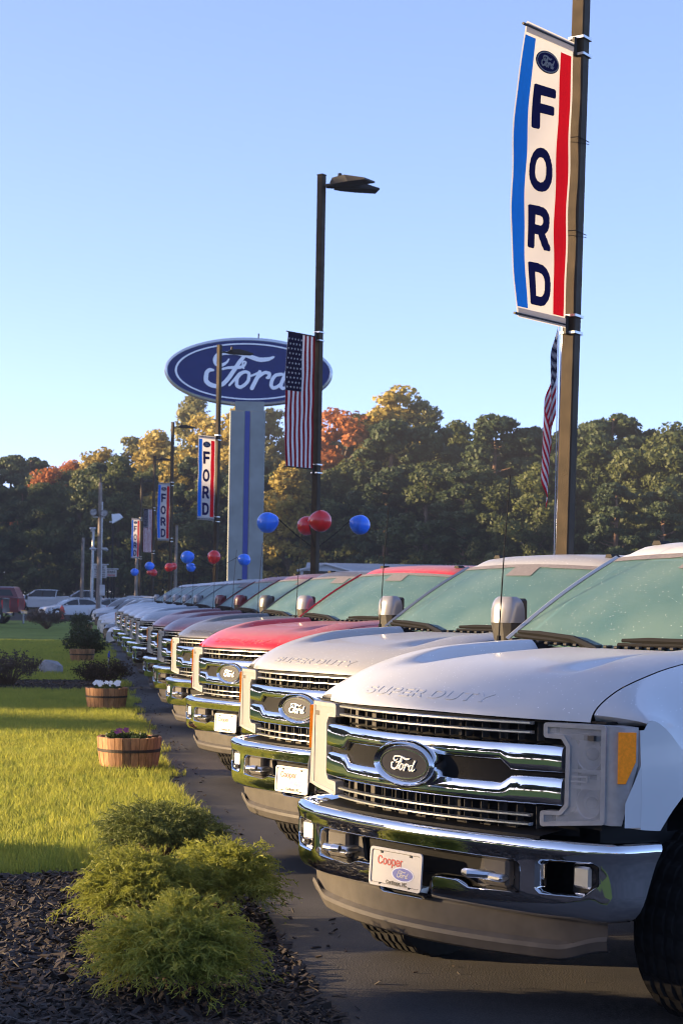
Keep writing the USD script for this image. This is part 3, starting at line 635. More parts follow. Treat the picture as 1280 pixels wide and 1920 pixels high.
struct('parking_lot', grid(np.stack([np.stack([exs, ye, np.full_like(ye, .006)], 1), np.stack([np.full_like(ye, 70), ye, np.full_like(ye, .006)], 1)]), flip=True), MAT['asphalt'])
struct('road', grid(np.array([[(-150, 108, .005), (-90, 330, .005)], [(-15.2, 108, .005), (-24, 165, .005)]], float), flip=True), MAT['roadpave'])

# mulch beds: low mounds with loose bark chips
def bed(poly, step, height, seed):
    x0, y0, x1, y1 = poly.bounds
    xs, ys = np.arange(x0, x1 + step, step), np.arange(y0, y1 + step, step)
    X, Y = np.meshgrid(xs, ys, indexing='ij')
    import shapely
    d = np.where(shapely.contains_xy(poly, X, Y), shapely.distance(poly.exterior, shapely.points(X, Y)), -shapely.distance(poly.exterior, shapely.points(X, Y)))
    Z = height * smoothstep(d, -.02, .35) + .022 * (meshkit.fbm(np.stack([X * 9, Y * 9, X * 0], -1), 3, seed) - .5) * smoothstep(d, -.02, .1)
    keep = (d[:-1, :-1] > -step * 1.5); g_ = grid(np.stack([X, Y, Z], -1), flip=True, keep=keep); g_.remove_unreferenced_vertices()
    return g_, (lambda x, y: height * smoothstep(shapely.distance(poly.exterior, shapely.points(x, y)), -.02, .35))
def inside(poly, n, rng):
    import shapely
    x0, y0, x1, y1 = poly.bounds; out = []
    while sum(map(len, out)) < n:
        p = rng.uniform((x0, y0), (x1, y1), (n, 2)); out.append(p[shapely.contains_xy(poly, p[:, 0], p[:, 1])])
    return np.vstack(out)[:n]
def chips(poly, zf, n, rng, lo=.014, hi=.05, lift=.012):
    p = inside(poly, n, rng); L = rng.uniform(lo, hi, n) * rng.uniform(.6, 1.2, n); Wd = L * rng.uniform(.2, .5, n); Hh = rng.uniform(.003, .007, n)
    base = np.array([(-1, -1, -1), (1, -.8, -1), (1, .7, -1), (-1, 1, -1), (-.9, -.8, 1), (.8, -.7, 1), (.9, .6, 1), (-.8, .8, 1)], float) / 2
    V = base[None] * np.stack([L, Wd, Hh], 1)[:, None]
    a, b, c = rng.uniform(0, 6.28, n), rng.normal(0, .4, n), rng.normal(0, .4, n)
    R = trimesh.transformations
    ca, sa, cb, sb, cg, sg = np.cos(a), np.sin(a), np.cos(b), np.sin(b), np.cos(c), np.sin(c)
    m = np.stack([np.stack([ca * cb, ca * sb * sg - sa * cg, ca * sb * cg + sa * sg], 1), np.stack([sa * cb, sa * sb * sg + ca * cg, sa * sb * cg - ca * sg], 1), np.stack([-sb, cb * sg, cb * cg], 1)], 1)
    V = np.einsum('nij,nkj->nki', m, V) + np.stack([p[:, 0], p[:, 1], zf(p[:, 0], p[:, 1]) + rng.uniform(0, lift, n)], 1)[:, None]
    F = np.array([(0, 2, 1), (0, 3, 2), (4, 5, 6), (4, 6, 7), (0, 1, 5), (0, 5, 4), (1, 2, 6), (1, 6, 5), (2, 3, 7), (2, 7, 6), (3, 0, 4), (3, 4, 7)])
    return trimesh.Trimesh(V.reshape(-1, 3), (F[None] + 8 * np.arange(n)[:, None, None]).reshape(-1, 3), process=False)
MAT['chips'] = M('bark_chips', {'g': ('geometry', {}), 'r': ('rgb_ramp', {'ramp': [(0, (.016, .009, .005)), (.4, (.075, .036, .019)), (.7, (.17, .085, .045)), (.86, (.30, .19, .125)), (.93, (.55, .48, .42)), (1, (.72, .68, .64))]}), 'p': ('principled_bsdf', {'roughness': .75})},
    [('g.random_per_island', 'r.fac'), ('r.color', 'p.base_color')])
rng = np.random.default_rng(5)
bed1 = Polygon([(-3.2, 3.0), (-3.2, 10.0), (-2.1, 10.42), (-1.77, 10.55), (-1.45, 10.75), (-1.0, 11.3), (-.86, 11.2), (-.52, 10.0), (-.40, 9.2), (-.16, 7.6), (-.05, 7.0), (.35, 4.0), (.5, 3.0)]).buffer(-.03)
bm1, bz1 = bed(bed1, .04, .05, 3)
struct('mulch_bed', bm1, MAT['mulch'], True, 'dark bark mulch bed under the feathery shrubs')
vis1 = Polygon([(-2.6, 5.8), (-2.6, 10.0), (-2.1, 10.42), (-1.77, 10.55), (-1.45, 10.75), (-1.0, 11.3), (-.86, 11.2), (-.52, 10.0), (-.36, 9.2), (-.08, 7.6), (.03, 7.0), (.15, 5.8)])
solo('bark_chips', chips(vis1, lambda x, y: np.where(x < edge_x(y) - .02, bz1(x, y), .006), 15000, rng, .015, .085, .02), MAT['chips'], 'loose dark bark chips heaped in the near bed', 'bark chips', kind='stuff')
bed2 = Polygon([(-6.9, 29.6), (-5.4, 30.2), (-4.2, 30.6), (-4.0, 31.6), (-4.5, 33.8), (-5.7, 33.5), (-7.2, 33.2)])
bm2, bz2 = bed(bed2, .1, .06, 4)
struct('mulch_bed', bm2, MAT['mulch'], True, 'second mulch bed with dry shrubs farther down the lawn')
solo('bark_chips', chips(bed2, bz2, 3500, rng, .03, .08), MAT['chips'], 'dark bark chips in the farther bed beside the boulder', 'bark chips', kind='stuff')
# litter on the asphalt by the lawn's edge
ln = Polygon(np.vstack([np.stack([exs[(ye > 6) & (ye < 40)] + .0, ye[(ye > 6) & (ye < 40)]], 1), np.stack([exs[(ye > 6) & (ye < 40)] + .35, ye[(ye > 6) & (ye < 40)]], 1)[::-1]])).buffer(0)
solo('leaf_litter', cat([chips(ln, lambda x, y: 0 * x + .009, 260, rng, .02, .06, .006), chips(sbox(-.9, 7, 3, 30), lambda x, y: 0 * x + .009, 90, rng, .015, .045, .004)]), MAT['chips'], 'dry leaves and crumbs strewn along the asphalt edge', 'leaf litter', kind='stuff')

# ------------------------------------------------------------------ grass
def leaf_mat(name, ramp, rough=.6, trans=.35, scale=0, spec=.3, obj=.25):
    nodes = {'g': ('geometry', {}), 'o': ('object_info', {}), 'a': ('math', {'math_type': 'multiply_add', 'value2': 1 - obj}), 'a2': ('math', {'math_type': 'multiply', 'value2': obj}), 'r': ('rgb_ramp', {'ramp': ramp}),
             'p': ('principled_bsdf', {'roughness': rough, 'specular_ior_level': spec}), 't': ('translucent_bsdf', {}), 'm': ('mix_closure', {'fac': trans})}
    return M(name, nodes, [('g.random_per_island', 'a.value1'), ('o.random', 'a2.value1'), ('a2.value', 'a.value3'), ('a.value', 'r.fac'), ('r.color', 'p.base_color'), ('r.color', 't.color'), ('p.BSDF', 'm.closure1'), ('t.BSDF', 'm.closure2')], surface='m.closure')
MAT['blade'] = leaf_mat('grass_blade', [(0, (.25, .29, .05)), (.45, (.50, .46, .075)), (.8, (.66, .57, .10)), (1, (.70, .60, .24))], .5, .58)
def blades(n, size, hmin, hmax, wdt, rng):
    p = rng.uniform(-size / 2, size / 2, (n, 2)); h = rng.uniform(hmin, hmax, n) * rng.uniform(.7, 1.2, n); a = rng.uniform(0, 6.28, n); lean = rng.uniform(.1, .8, n) * h
    dx, dy = np.cos(a), np.sin(a); b = rng.uniform(0, 6.28, n); wx, wy = np.cos(b) * wdt / 2, np.sin(b) * wdt / 2
    zero = np.zeros(n)
    v = [np.stack([p[:, 0] - wx, p[:, 1] - wy, zero - .01], 1), np.stack([p[:, 0] + wx, p[:, 1] + wy, zero - .01], 1),
         np.stack([p[:, 0] - wx * .8 + dx * lean * .35, p[:, 1] - wy * .8 + dy * lean * .35, h * .62], 1), np.stack([p[:, 0] + wx * .8 + dx * lean * .35, p[:, 1] + wy * .8 + dy * lean * .35, h * .62], 1),
         np.stack([p[:, 0] + dx * lean, p[:, 1] + dy * lean, h], 1)]
    V = np.stack(v, 1); F = np.array([(0, 1, 3), (0, 3, 2), (2, 3, 4)])
    return trimesh.Trimesh(V.reshape(-1, 3), (F[None] + 5 * np.arange(n)[:, None, None]).reshape(-1, 3), process=False)
def instancer(name, protos, mats, pts, rot, scl, idx, label, category):
    pi = UsdGeom.PointInstancer.Define(stage, path_for(name))
    for k, (pm, mt) in enumerate(zip(protos, mats)):
        usdkit.mesh(stage, f'{pi.GetPath()}/proto/tuft_{k:03d}', pm, mt)
        pi.CreatePrototypesRel().AddTarget(f'{pi.GetPath()}/proto/tuft_{k:03d}')
    pi.CreatePositionsAttr(Vt.Vec3fArray.FromNumpy(np.asarray(pts, np.float32)))
    pi.CreateProtoIndicesAttr(Vt.IntArray.FromNumpy(np.asarray(idx, np.int32)))
    pi.CreateOrientationsAttr([Gf.Quath(math.cos(a / 2), 0, 0, math.sin(a / 2)) for a in rot])
    pi.CreateScalesAttr(Vt.Vec3fArray.FromNumpy(np.asarray(scl, np.float32)))
    return key(pi.GetPrim(), label=label, category=category, kind='stuff')
rg = np.random.default_rng(11)
tufts = [blades(125, .26, .04, .09, .006, rg) for _ in range(4)] + [blades(85, .34, .05, .10, .012, rg) for _ in range(2)]
P_ = []
import shapely
for y0 in np.arange(10.2, 62, .17):
    stp = .17 if y0 < 30 else .26
    xs = np.arange(-.215 * y0 - 1.0, edge_x(y0) - .03, stp)
    if y0 >= 30 and int(y0 / .17) % 2: continue
    for x0 in xs: P_.append((x0 + rg.uniform(-.08, .08), y0 + rg.uniform(-.08, .08)))
P_ = np.array(P_)
ok = ~(shapely.contains_xy(bed1.buffer(.02), P_[:, 0], P_[:, 1]) | shapely.contains_xy(bed2.buffer(.05), P_[:, 0], P_[:, 1]))
P_ = P_[ok]; n_ = len(P_); far_ = P_[:, 1] > 30
sc = .75 + .6 * meshkit.noise(np.stack([P_[:, 0] * .8, P_[:, 1] * .8, P_[:, 0] * 0], 1)); sc *= np.where(far_, 1.0, 1.0)
instancer('lawn_grass', tufts, [MAT['blade']] * 6, np.column_stack([P_, np.zeros(n_)]), rg.uniform(0, 6.28, n_), np.stack([np.ones(n_), np.ones(n_), sc], 1), np.where(far_, rg.integers(4, 6, n_), rg.integers(0, 4, n_)), 'short dewy lawn grass left of the asphalt edge', 'grass')

# ------------------------------------------------------------------ feathery conifer shrubs in the near bed
MAT['thread'] = leaf_mat('conifer_frond', [(0, (.20, .22, .036)), (.4, (.38, .39, .065)), (.8, (.54, .51, .10)), (1, (.62, .56, .14))], .55, .4)
MAT['twig'] = plain('brown_twig', (.075, .045, .028), .85, 0, .3, 40)
def feather_shrub(name, label, loc, rx, ry, h, nplume, seed, mat='thread', group=None):
    """Arching plumes of fine drooping threads around a few woody stems."""
    r = np.random.default_rng(seed); t = thing(name, label, 'shrub', loc, 0, group); segs = []
    n = nplume; ph = r.uniform(0, 6.28, n); el = np.arcsin(r.uniform(-.1, 1, n))
    d = np.stack([np.cos(ph) * np.cos(el), np.sin(ph) * np.cos(el), np.sin(el)], 1)
    lump = .62 + .62 * meshkit.noise(np.stack([d[:, 0] * 2.4 + seed * 3.1, d[:, 1] * 2.4, d[:, 2] * 2.4], 1)) * r.uniform(.8, 1.15, n)
    root = d * np.array([rx, ry, h * .55]) * (lump * r.uniform(.30, .55, n))[:, None] + [0, 0, h * .30]
    Lp = r.uniform(.13, .25, n) * (h / .46); up = np.array([0, 0, 1.0])
    out = d + up * .55 + r.normal(0, .28, (n, 3)); out /= np.linalg.norm(out, axis=1, keepdims=True)
    K = 7; ss = np.linspace(0, 1, K); dr = r.uniform(.25, .95, n)
    stem = root[:, None] + out[:, None] * (Lp[:, None] * ss)[..., None] * 1.0 - up * (Lp[:, None] * dr[:, None] * .55 * ss ** 2.4)[..., None] + (d * [1, 1, 0])[:, None] * (Lp[:, None] * .28 * ss ** 2)[..., None]
    stem *= [1, 1, 1]; stem[..., 2] = np.maximum(stem[..., 2], .01)
    for k in range(K - 1): segs.append((stem[:, k], stem[:, k + 1], np.full(n, .0062 - .0006 * k)))
    side = np.cross(out, up); side /= np.linalg.norm(side, axis=1, keepdims=True) + 1e-9
    for m_ in range(16):                                                        # threads to both sides of the plume
        q = .12 + .86 * (m_ // 2 + r.uniform(0, 1, n)) / 8; q = np.minimum(q, .995); k = np.minimum((q * (K - 1)).astype(int), K - 2); f = (q * (K - 1) - k)[:, None]
        a = stem[np.arange(n), k] * (1 - f) + stem[np.arange(n), k + 1] * f
        ax = stem[np.arange(n), k + 1] - stem[np.arange(n), k]; ax /= np.linalg.norm(ax, axis=1, keepdims=True) + 1e-9
        sg = 1 if m_ % 2 else -1
        dv = ax * .75 + side * sg * r.uniform(.45, .95, n)[:, None] + r.normal(0, .22, (n, 3)); dv /= np.linalg.norm(dv, axis=1, keepdims=True)
        L = r.uniform(.035, .085, n) * (1.15 - .55 * q)
        b = a + dv * (L * .5)[:, None]; c = a + dv * (L * .95)[:, None] - up * (L * r.uniform(.1, .55, n))[:, None]
        segs += [(a, b, np.full(n, .0052)), (b, c, np.full(n, .0040))]
        for _ in range(3):                                                      # sprigs on the threads
            w = r.uniform(.15, .95, n)[:, None]; p_ = a * (1 - w) + c * w; e = dv * .7 + r.normal(0, .55, (n, 3)); e /= np.linalg.norm(e, axis=1, keepdims=True)
            segs.append((p_, p_ + e * r.uniform(.012, .026, n)[:, None], np.full(n, .0036)))
    V = []
    for a, b, w in segs:
        m = len(a); ax = b - a; nn_ = np.cross(ax, r.normal(0, 1, (m, 3))); nn_ /= np.linalg.norm(nn_, axis=1, keepdims=True) + 1e-12; nn_ *= w[:, None]
        V.append(np.stack([a - nn_ * .5, a + nn_ * .5, b + nn_ * .38, b - nn_ * .38], 1))
    V = np.concatenate(V).reshape(-1, 3); m = len(V) // 4
    F = (np.array([(0, 1, 2), (0, 2, 3)])[None] + 4 * np.arange(m)[:, None, None]).reshape(-1, 3)
    part('foliage', trimesh.Trimesh(V, F, process=False), MAT[mat], t)
    st = []
    for k in range(12):
        a = r.uniform(0, 6.28); e = r.uniform(.35, 1.3); dd = np.array([math.cos(a) * math.cos(e) * rx * 1.3, math.sin(a) * math.cos(e) * ry * 1.3, math.sin(e) * h])
        st.append(tube([(dd[0] * .06, dd[1] * .06, -.03), dd * [.4, .4, .42], dd * [.75, .75, .74]], [.012, .008, .004], 6))
    part('stems', cat(st), MAT['twig'], t)
    return t
G0 = np.array
feather_shrub('feathery_shrub', 'nearest feathery yellow-green shrub at the bottom edge of the picture', (-.67, 7.22, .04), .34, .34, .48, 700, 1)
feather_shrub('feathery_shrub', 'feathery shrub just behind the nearest one on its left side', (-1.0, 8.75, .04), .33, .34, .44, 520, 2)
feather_shrub('feathery_shrub', 'feathery shrub overhanging the asphalt edge, right of its twin', (-.60, 9.15, .04), .29, .33, .44, 460, 3)
feather_shrub('feathery_shrub', 'loose sprawling feathery shrub farthest back, against the lawn', (-1.12, 11.1, .03), .48, .42, .42, 640, 4, mat='thread2') if MAT.setdefault('thread2', leaf_mat('conifer_frond_dull', [(0, (.10, .125, .03)), (.5, (.19, .22, .055)), (1, (.34, .32, .10))], .6, .25)) else None

# ------------------------------------------------------------------ dry and leafy shrubs, boulders, stake
def leaf_cloud(r, n, size, centre, radii, squash=1.0, shell=.4):
    d = r.normal(0, 1, (n, 3)); d /= np.linalg.norm(d, axis=1, keepdims=True)
    p = centre + d * (r.uniform(shell, 1, n) ** .6)[:, None] * radii
    return leaf_quads(r, p, size)
def leaf_quads(r, p, size, out=None):
    n = len(p); nn_ = r.normal(0, 1, (n, 3)) if out is None else out * 1.5 + r.normal(0, 1, (n, 3))
    a = np.cross(nn_, r.normal(0, 1, (n, 3))); a /= np.linalg.norm(a, axis=1, keepdims=True); b = np.cross(nn_, a); b /= np.linalg.norm(b, axis=1, keepdims=True)
    s = (size * r.uniform(.6, 1.35, n))[:, None]
    V = np.stack([p - a * s * .5, p + b * s * .30 + a * s * .05, p + a * s * .5, p - b * s * .30 + a * s * .05], 1).reshape(-1, 3)
    F = (np.array([(0, 1, 2), (0, 2, 3)])[None] + 4 * np.arange(n)[:, None, None]).reshape(-1, 3)
    return trimesh.Trimesh(V, F, process=False)
def twiggy(name, label, loc, rx, ry, h, nst, nleaf, size, mat, seed, group=None):
    r = np.random.default_rng(seed); t = thing(name, label, 'shrub', loc, 0, group); st, pts = [], []
    for k in range(nst):
        a = r.uniform(0, 6.28); q = r.uniform(.1, 1) ** .5
        end = np.array([math.cos(a) * rx * q, math.sin(a) * ry * q, h * (1.02 - .45 * q ** 2) * r.uniform(.7, 1.12)])
        c = np.array([(0, 0, -.02), end * [.35, .35, .5], end * [.75, .75, .85], end]) + r.normal(0, .02, (4, 3))
        st.append(tube(c, np.array([.007, .005, .003, .0015]) * (1 + h), 5)); nl = nleaf // nst; s = r.uniform(.25, 1.02, nl)[:, None]
        pts.append((c[1] * (1 - s) ** 2 + 2 * c[2] * s * (1 - s) + c[3] * s ** 2) + r.normal(0, .045 * (h + .3), (nl, 3)))
    part('foliage', leaf_quads(r, np.vstack(pts), size), MAT[mat], t); part('stems', cat(st), MAT['twig'], t)
MAT['dryleaf'] = leaf_mat('dry_leaf', [(0, (.06, .05, .035)), (.5, (.12, .085, .075)), (.8, (.19, .13, .11)), (1, (.26, .21, .15))], .8, .2)
MAT['rustleaf'] = leaf_mat('russet_leaf', [(0, (.03, .022, .014)), (.5, (.075, .045, .025)), (1, (.12, .10, .035))], .8, .25)
MAT['greenleaf'] = leaf_mat('shrub_leaf', [(0, (.025, .035, .012)), (.6, (.07, .095, .026)), (1, (.16, .17, .04))], .5, .3)
MAT['potleaf'] = leaf_mat('pansy_leaf', [(0, (.03, .055, .012)), (.6, (.065, .11, .02)), (1, (.12, .16, .03))], .5, .35)
twiggy('dry_shrub', 'greyish pink dry shrub at the left edge beside the boulder', (-5.95, 31.2, .05), .75, .7, .58, 60, 3600, .045, 'dryleaf', 21)
twiggy('dry_shrub', 'low dry shrub spilling forward from the left edge onto the lawn', (-6.75, 30.6, .05), .8, .6, .5, 50, 2400, .045, 'dryleaf', 22)
twiggy('russet_shrub', 'rounded russet brown shrub right behind the white-flowered barrel', (-4.32, 31.6, .03), .62, .6, .50, 80, 4200, .035, 'rustleaf', 23)
twiggy('leafy_shrub', 'dark straggly shrub half hiding a barrel in the middle of the lawn edge', (*at(160, 1240, 44.5)[:2], 0), .58, .55, .85, 46, 2800, .065, 'greenleaf', 24)
twiggy('leafy_shrub', 'taller dark shrub behind the straggly one along the lawn edge', (*at(157, 1210, 53.0)[:2], 0), .48, .5, .85, 42, 2200, .065, 'greenleaf', 25)
twiggy('leafy_shrub', 'yellow-tipped shrub farthest along the lawn edge', (*at(150, 1185, 77.5)[:2], 0), .45, .45, .85, 42, 2000, .075, 'greenleaf', 26)
twiggy('dry_shrub', 'distant pinkish dry shrub in the lawn before the parked white saloon', (-14.3, 84.2, 0), 1.1, .9, 1.0, 50, 2400, .09, 'dryleaf', 27)
twiggy('leafy_shrub', 'small dark round bush beside the red hydrant', (-14.6, 97.0, 0), .75, .7, .6, 40, 1800, .09, 'greenleaf', 28)
MAT['stone'] = plain('boulder_stone', (.23, .22, .22), .9, 0, .35, 5, .5)
def boulder(label, loc, s, seed):
    m = trimesh.creation.icosphere(4, 1.0); v = m.vertices.copy(); r = np.random.default_rng(seed)
    for _ in range(16):
        n = r.normal(0, 1, 3); n /= np.linalg.norm(n); d = r.uniform(.55, .9); q = v @ n; v -= np.outer((q - d).clip(0) * .92, n)
    v *= 1 + .10 * (meshkit.fbm(v * 2.2 + 9, 4, seed)[:, None] - .5)
    v = v * s; v[:, 2] -= v[:, 2].min() + .12 * s[2]; m.vertices = v + loc
    solo('boulder', m, MAT['stone'], label, 'boulder', smooth=35)
boulder('rough grey boulder on the lawn beside the dry shrub', np.array((-6.12, 36.7, 0)), np.array((.27, .25, .21)), 3)
boulder('pale distant boulder on the lawn near the hydrant', np.array((-13.5, 89.0, 0)), np.array((.42, .36, .28)), 9)
t = thing('lawn_stake', 'thin white stake with a blue top at the lawn edge', 'stake', (-5.22, 39.0, 0))
part('stake', tube([(0, 0, -.05), (0, 0, .30)], .016, 8), MAT['white'], t); part('marker', cat([bx((0, 0, .35), (.05, .05, .10), 0, .01), bx((.01, 0, .42), (.03, .03, .06), 0, .008)]), MAT['blueink'], t)
for k in range(2):
    t = thing('lawn_stake', ['short pale post on the far lawn in front of the white saloon', 'short pale marker post beside the utility pole'][k], 'stake', [(-18.0, 98.0, 0), (-16.3, 112.0, 0)][k]); part('stake', tube([(0, 0, -.05), (0, 0, .75)], .05, 8), MAT['white'], t)

# ------------------------------------------------------------------ half-barrel planters
MAT['stave'] = M('barrel_wood', {'t': ('texture_coordinate', {}), 'mp': ('mapping', {'scale': (14, 14, 1.6)}), 'o': ('object_info', {}), 'n': ('noise_texture', {'scale': 3.0, 'detail': 6.0, 'roughness': .65}), 'r': ('rgb_ramp', {'ramp': [(.25, (.11, .045, .016)), (.5, (.28, .13, .05)), (.75, (.42, .22, .095))]}), 'h': ('hsv', {}), 'mm': ('math', {'math_type': 'multiply_add', 'value2': .6, 'value3': .68}), 'b': ('bump', {'strength': .4, 'distance': .006}), 'p': ('principled_bsdf', {'roughness': .7})},
    [('t.object', 'mp.vector'), ('mp.vector', 'n.vector'), ('n.fac', 'r.fac'), ('r.color', 'h.color'), ('o.random', 'mm.value1'), ('mm.value', 'h.value'), ('h.color', 'p.base_color'), ('n.fac', 'b.height'), ('b.normal', 'p.normal')])
MAT['hoop'] = plain('barrel_hoop', (.035, .026, .022), .6, .5, .3, 12)
MAT['soil'] = plain('potting_soil', (.022, .015, .011), .95, 0, .4, 60, .5)
def make_barrel(label, loc, rz):
    t = thing('barrel_planter', label, 'planter', loc, rz, tilt=(0, 0)); n = 24; r = np.random.default_rng(3)
    zz = np.array([-.03, .08, .2, .30, .345]); rr = np.array([.262, .282, .300, .310, .313])
    for k in range(n):
        a0, a1 = 2 * np.pi * k / n + .008, 2 * np.pi * (k + 1) / n - .008; off = r.uniform(-.0025, .0025); tz = r.uniform(-.004, .004)
        O = np.stack([np.stack([(rr + off) * math.cos(a), (rr + off) * math.sin(a), zz + tz * (zz > .3)], 1) for a in (a0, (a0 + a1) / 2, a1)])
        I = O * [.91, .91, 1]
        ring_ = np.concatenate([O[:, -1:], I[:, -1:]], 1)
        part('stave', cat([grid(O), grid(I, flip=True), grid(ring_), grid(np.stack([O[0], I[0]]), flip=True), grid(np.stack([O[-1], I[-1]]))]), MAT['stave'], t)
    for z0, z1 in ((.035, .065), (.205, .235)):
        f = lambda z_: np.interp(z_, zz, rr) + .006; th_ = np.linspace(0, 2 * np.pi, 49)
        part('hoop', grid(np.stack([np.stack([q * np.cos(th_), q * np.sin(th_), np.full(49, z_)], 1) for q, z_ in ((f(z0) - .008, z0), (f(z0), z0 + .001), (f(z1), z1 - .001), (f(z1) - .008, z1))]), flip=True), MAT['hoop'], t)
    th_ = np.linspace(0, 2 * np.pi, 33); part('soil', grid(np.stack([np.stack([q * np.cos(th_), q * np.sin(th_), np.full(33, .29 + .015 * (1 - q / .29))], 1) for q in (.292, .15, .001)])), MAT['soil'], t)
    return t
b1 = make_barrel('orange wooden half-barrel planter in the sunlit grass nearest the camera', (-2.04, 16.85, 0), 10)
dup(b1, 'shaded wooden half-barrel planter holding white flowers', (-3.45, 25.6, 0), 75)
dup(b1, 'half-barrel planter hidden among the leaves of the straggly shrub', (-6.45, 43.2, 0), 40)
dup(b1, 'small distant half-barrel planter behind the straggly shrub', (-8.75, 60.2, 0), 130)
dup(b1, 'farthest half-barrel planter, with a pale flower clump, near the row of cars', (-11.65, 79.0, 0), 200)
def pot_plants(name, label, loc, sx, sy, hh, nl, size, flowers, mat, seed):
    r = np.random.default_rng(seed); t = thing(name, label, 'plant', loc); pts = []
    for k in range(16):
        c = np.array([r.uniform(-sx, sx), r.uniform(-sy, sy), 0]); q = r.uniform(.6, 1.1)
        d = r.normal(0, 1, (nl // 16, 3)); d /= np.linalg.norm(d, axis=1, keepdims=True); d[:, 2] = np.abs(d[:, 2])
        pts.append(c + d * (r.uniform(.3, 1, len(d)) ** .5)[:, None] * [.085, .085, hh * q])
    part('leaves', leaf_quads(r, np.vstack(pts), size), MAT['potleaf'], t)
    for k in range(flowers):
        p = np.array([r.uniform(-sx, sx) * 1.1, r.uniform(-sy, sy), hh * r.uniform(.85, 1.35)]); pet = []
        fr = np.linalg.qr(r.normal(0, 1, (3, 3)))[0]; up = np.array([.1, -.8, .6]); up /= np.linalg.norm(up); e1 = np.cross(up, [0, 0, 1.0]); e1 /= np.linalg.norm(e1); e2 = np.cross(up, e1)
        for j in range(5):
            a = j * 1.2566 + r.uniform(-.2, .2); dd = e1 * math.cos(a) + e2 * math.sin(a); ss_ = np.cross(up, dd)
            pet.append(hull([p, p + dd * .022 + ss_ * .016 + up * .004, p + dd * .036 + up * .006, p + dd * .022 - ss_ * .016 + up * .004, p - up * .003]))
        part('flower', cat(pet), MAT[mat], t)
    return t
MAT['petal'] = plain('white_petal', (.75, .75, .72), .6); MAT['petal2'] = plain('violet_petal', (.16, .03, .10), .6)
pot_plants('pansy_clump', 'leafy green plants growing in the nearest barrel', (-2.06, 16.87, .30), .17, .15, .10, 1500, .034, 3, 'petal2', 31)
pot_plants('pansy_clump', 'white flowers blooming in the shaded barrel', (-3.45, 25.6, .30), .17, .14, .10, 1100, .034, 20, 'petal', 32)
pot_plants('pansy_clump', 'pale flower clump in the farthest barrel', (-11.65, 79.0, .30), .2, .18, .16, 900, .06, 14, 'petal', 33)
t = thing('dead_leaf', 'curled dry leaf with its stalk lying on the nearest barrel rim', 'leaf', (-1.80, 16.76, .345)); r = np.random.default_rng(2)
part('blade', hull([(-.05, 0, 0), (.0, -.03, .015), (.05, .0, .0), (.06, .02, .03), (0, .03, .005), (-.02, .0, .02)]), MAT['dryleaf'], t); part('stalk', tube([(0, 0, 0), (.02, 0, .08), (.04, 0, .12)], .002, 5), MAT['twig'], t)
part('stalk', tube([(-.06, 0, -.02), (-.04, 0, .08), (-.01, 0, .20)], .0028, 5), MAT['dryleaf'], t)

# ------------------------------------------------------------------ lamp poles
MAT['bronze'] = M('bronze_pole', {'g': ('geometry', {}), 'n': ('noise_texture', {'scale': 6.0, 'detail': 5.0}), 'v': ('voronoi_texture', {'scale': 120.0}), 'r': ('rgb_ramp', {'ramp': [(.3, (.024, .017, .011)), (.7, (.046, .033, .021))]}), 'b': ('bump', {'strength': .5, 'distance': .003}), 'p': ('principled_bsdf', {'roughness': .6, 'specular_ior_level': .12})},
    [('g.position', 'n.vector'), ('g.position', 'v.vector'), ('n.fac', 'r.fac'), ('r.color', 'p.base_color'), ('v.distance', 'b.height'), ('b.normal', 'p.normal')])
MAT['lamphead'] = plain('lamp_head_bronze', (.018, .016, .016), .5, 0, 0, 20, 0, specular_ior_level=.2)
MAT['concrete'] = plain('concrete', (.30, .29, .27), .9, 0, .2, 8, .2)
MAT['band'] = plain('steel_band', (.55, .55, .55), .32, .9)
POLE_RZ = 35.0
def lamp_head(side):
    """A flat tapering shoebox lamp that sticks out along +x at height 0."""
    top = [(.25, -.10, .02), (.25, .10, .02), (.34, -.16, .085), (.34, .16, .085), (.62, -.19, .10), (.62, .19, .10), (1.05, -.17, .0), (1.05, .17, .0)]
    bot = [(.25, -.09, -.03), (.25, .09, -.03), (.40, -.16, -.03), (.40, .16, -.03), (1.05, -.17, -.03), (1.05, .17, -.03), (.7, -.19, -.03), (.7, .19, -.03)]
    return hull(top + bot)
def lamp_pole(label, loc, top, heads, lean=0.0):
    t = thing('lamp_pole', label, 'lamp post', loc, 0)
    sh = lambda m_: m_.apply_transform(np.array([[1, 0, lean, 0], [0, 1, 0, 0], [0, 0, 1, 0], [0, 0, 0, 1.0]]))
    part('pole', sh(bx((0, 0, (top + .6) / 2), (.126, .126, top - .6), math.radians(-POLE_RZ), .012)), MAT['bronze'], t)
    part('pole_cap', sh(bx((0, 0, top + .012), (.134, .134, .03), math.radians(-POLE_RZ), .008)), MAT['lamphead'], t)
    part('pole_base', lathe([(0, -.1), (.30, -.1), (.30, .72), (.28, .75), (0, .75)], 24), MAT['concrete'], t)
    part('base_cover', sh(bx((0, 0, .80), (.24, .24, .10), math.radians(-POLE_RZ), .02)), MAT['bronze'], t)
    for az, dz in heads:
        h = lamp_head(0).apply_transform(trimesh.transformations.rotation_matrix(az, [0, 0, 1])).apply_translation([lean * top, 0, top - .22 + dz])
        hp = part('lamp_head', h, MAT['lamphead'], t)
        c, s = math.cos(az), math.sin(az)
        part('arm', bx((lean * top + c * .2, s * .2, top - .22 + dz), (.22, .07, .05), az, .01), MAT['lamphead'], hp)
        part('sensor', lathe([(0, 0), (.04, 0), (.04, .05), (.035, .10), (0, .10)], 12).apply_translation([lean * top + c * .40, s * .40, top - .22 + dz + .085]), MAT['lamphead'], hp)
    return t
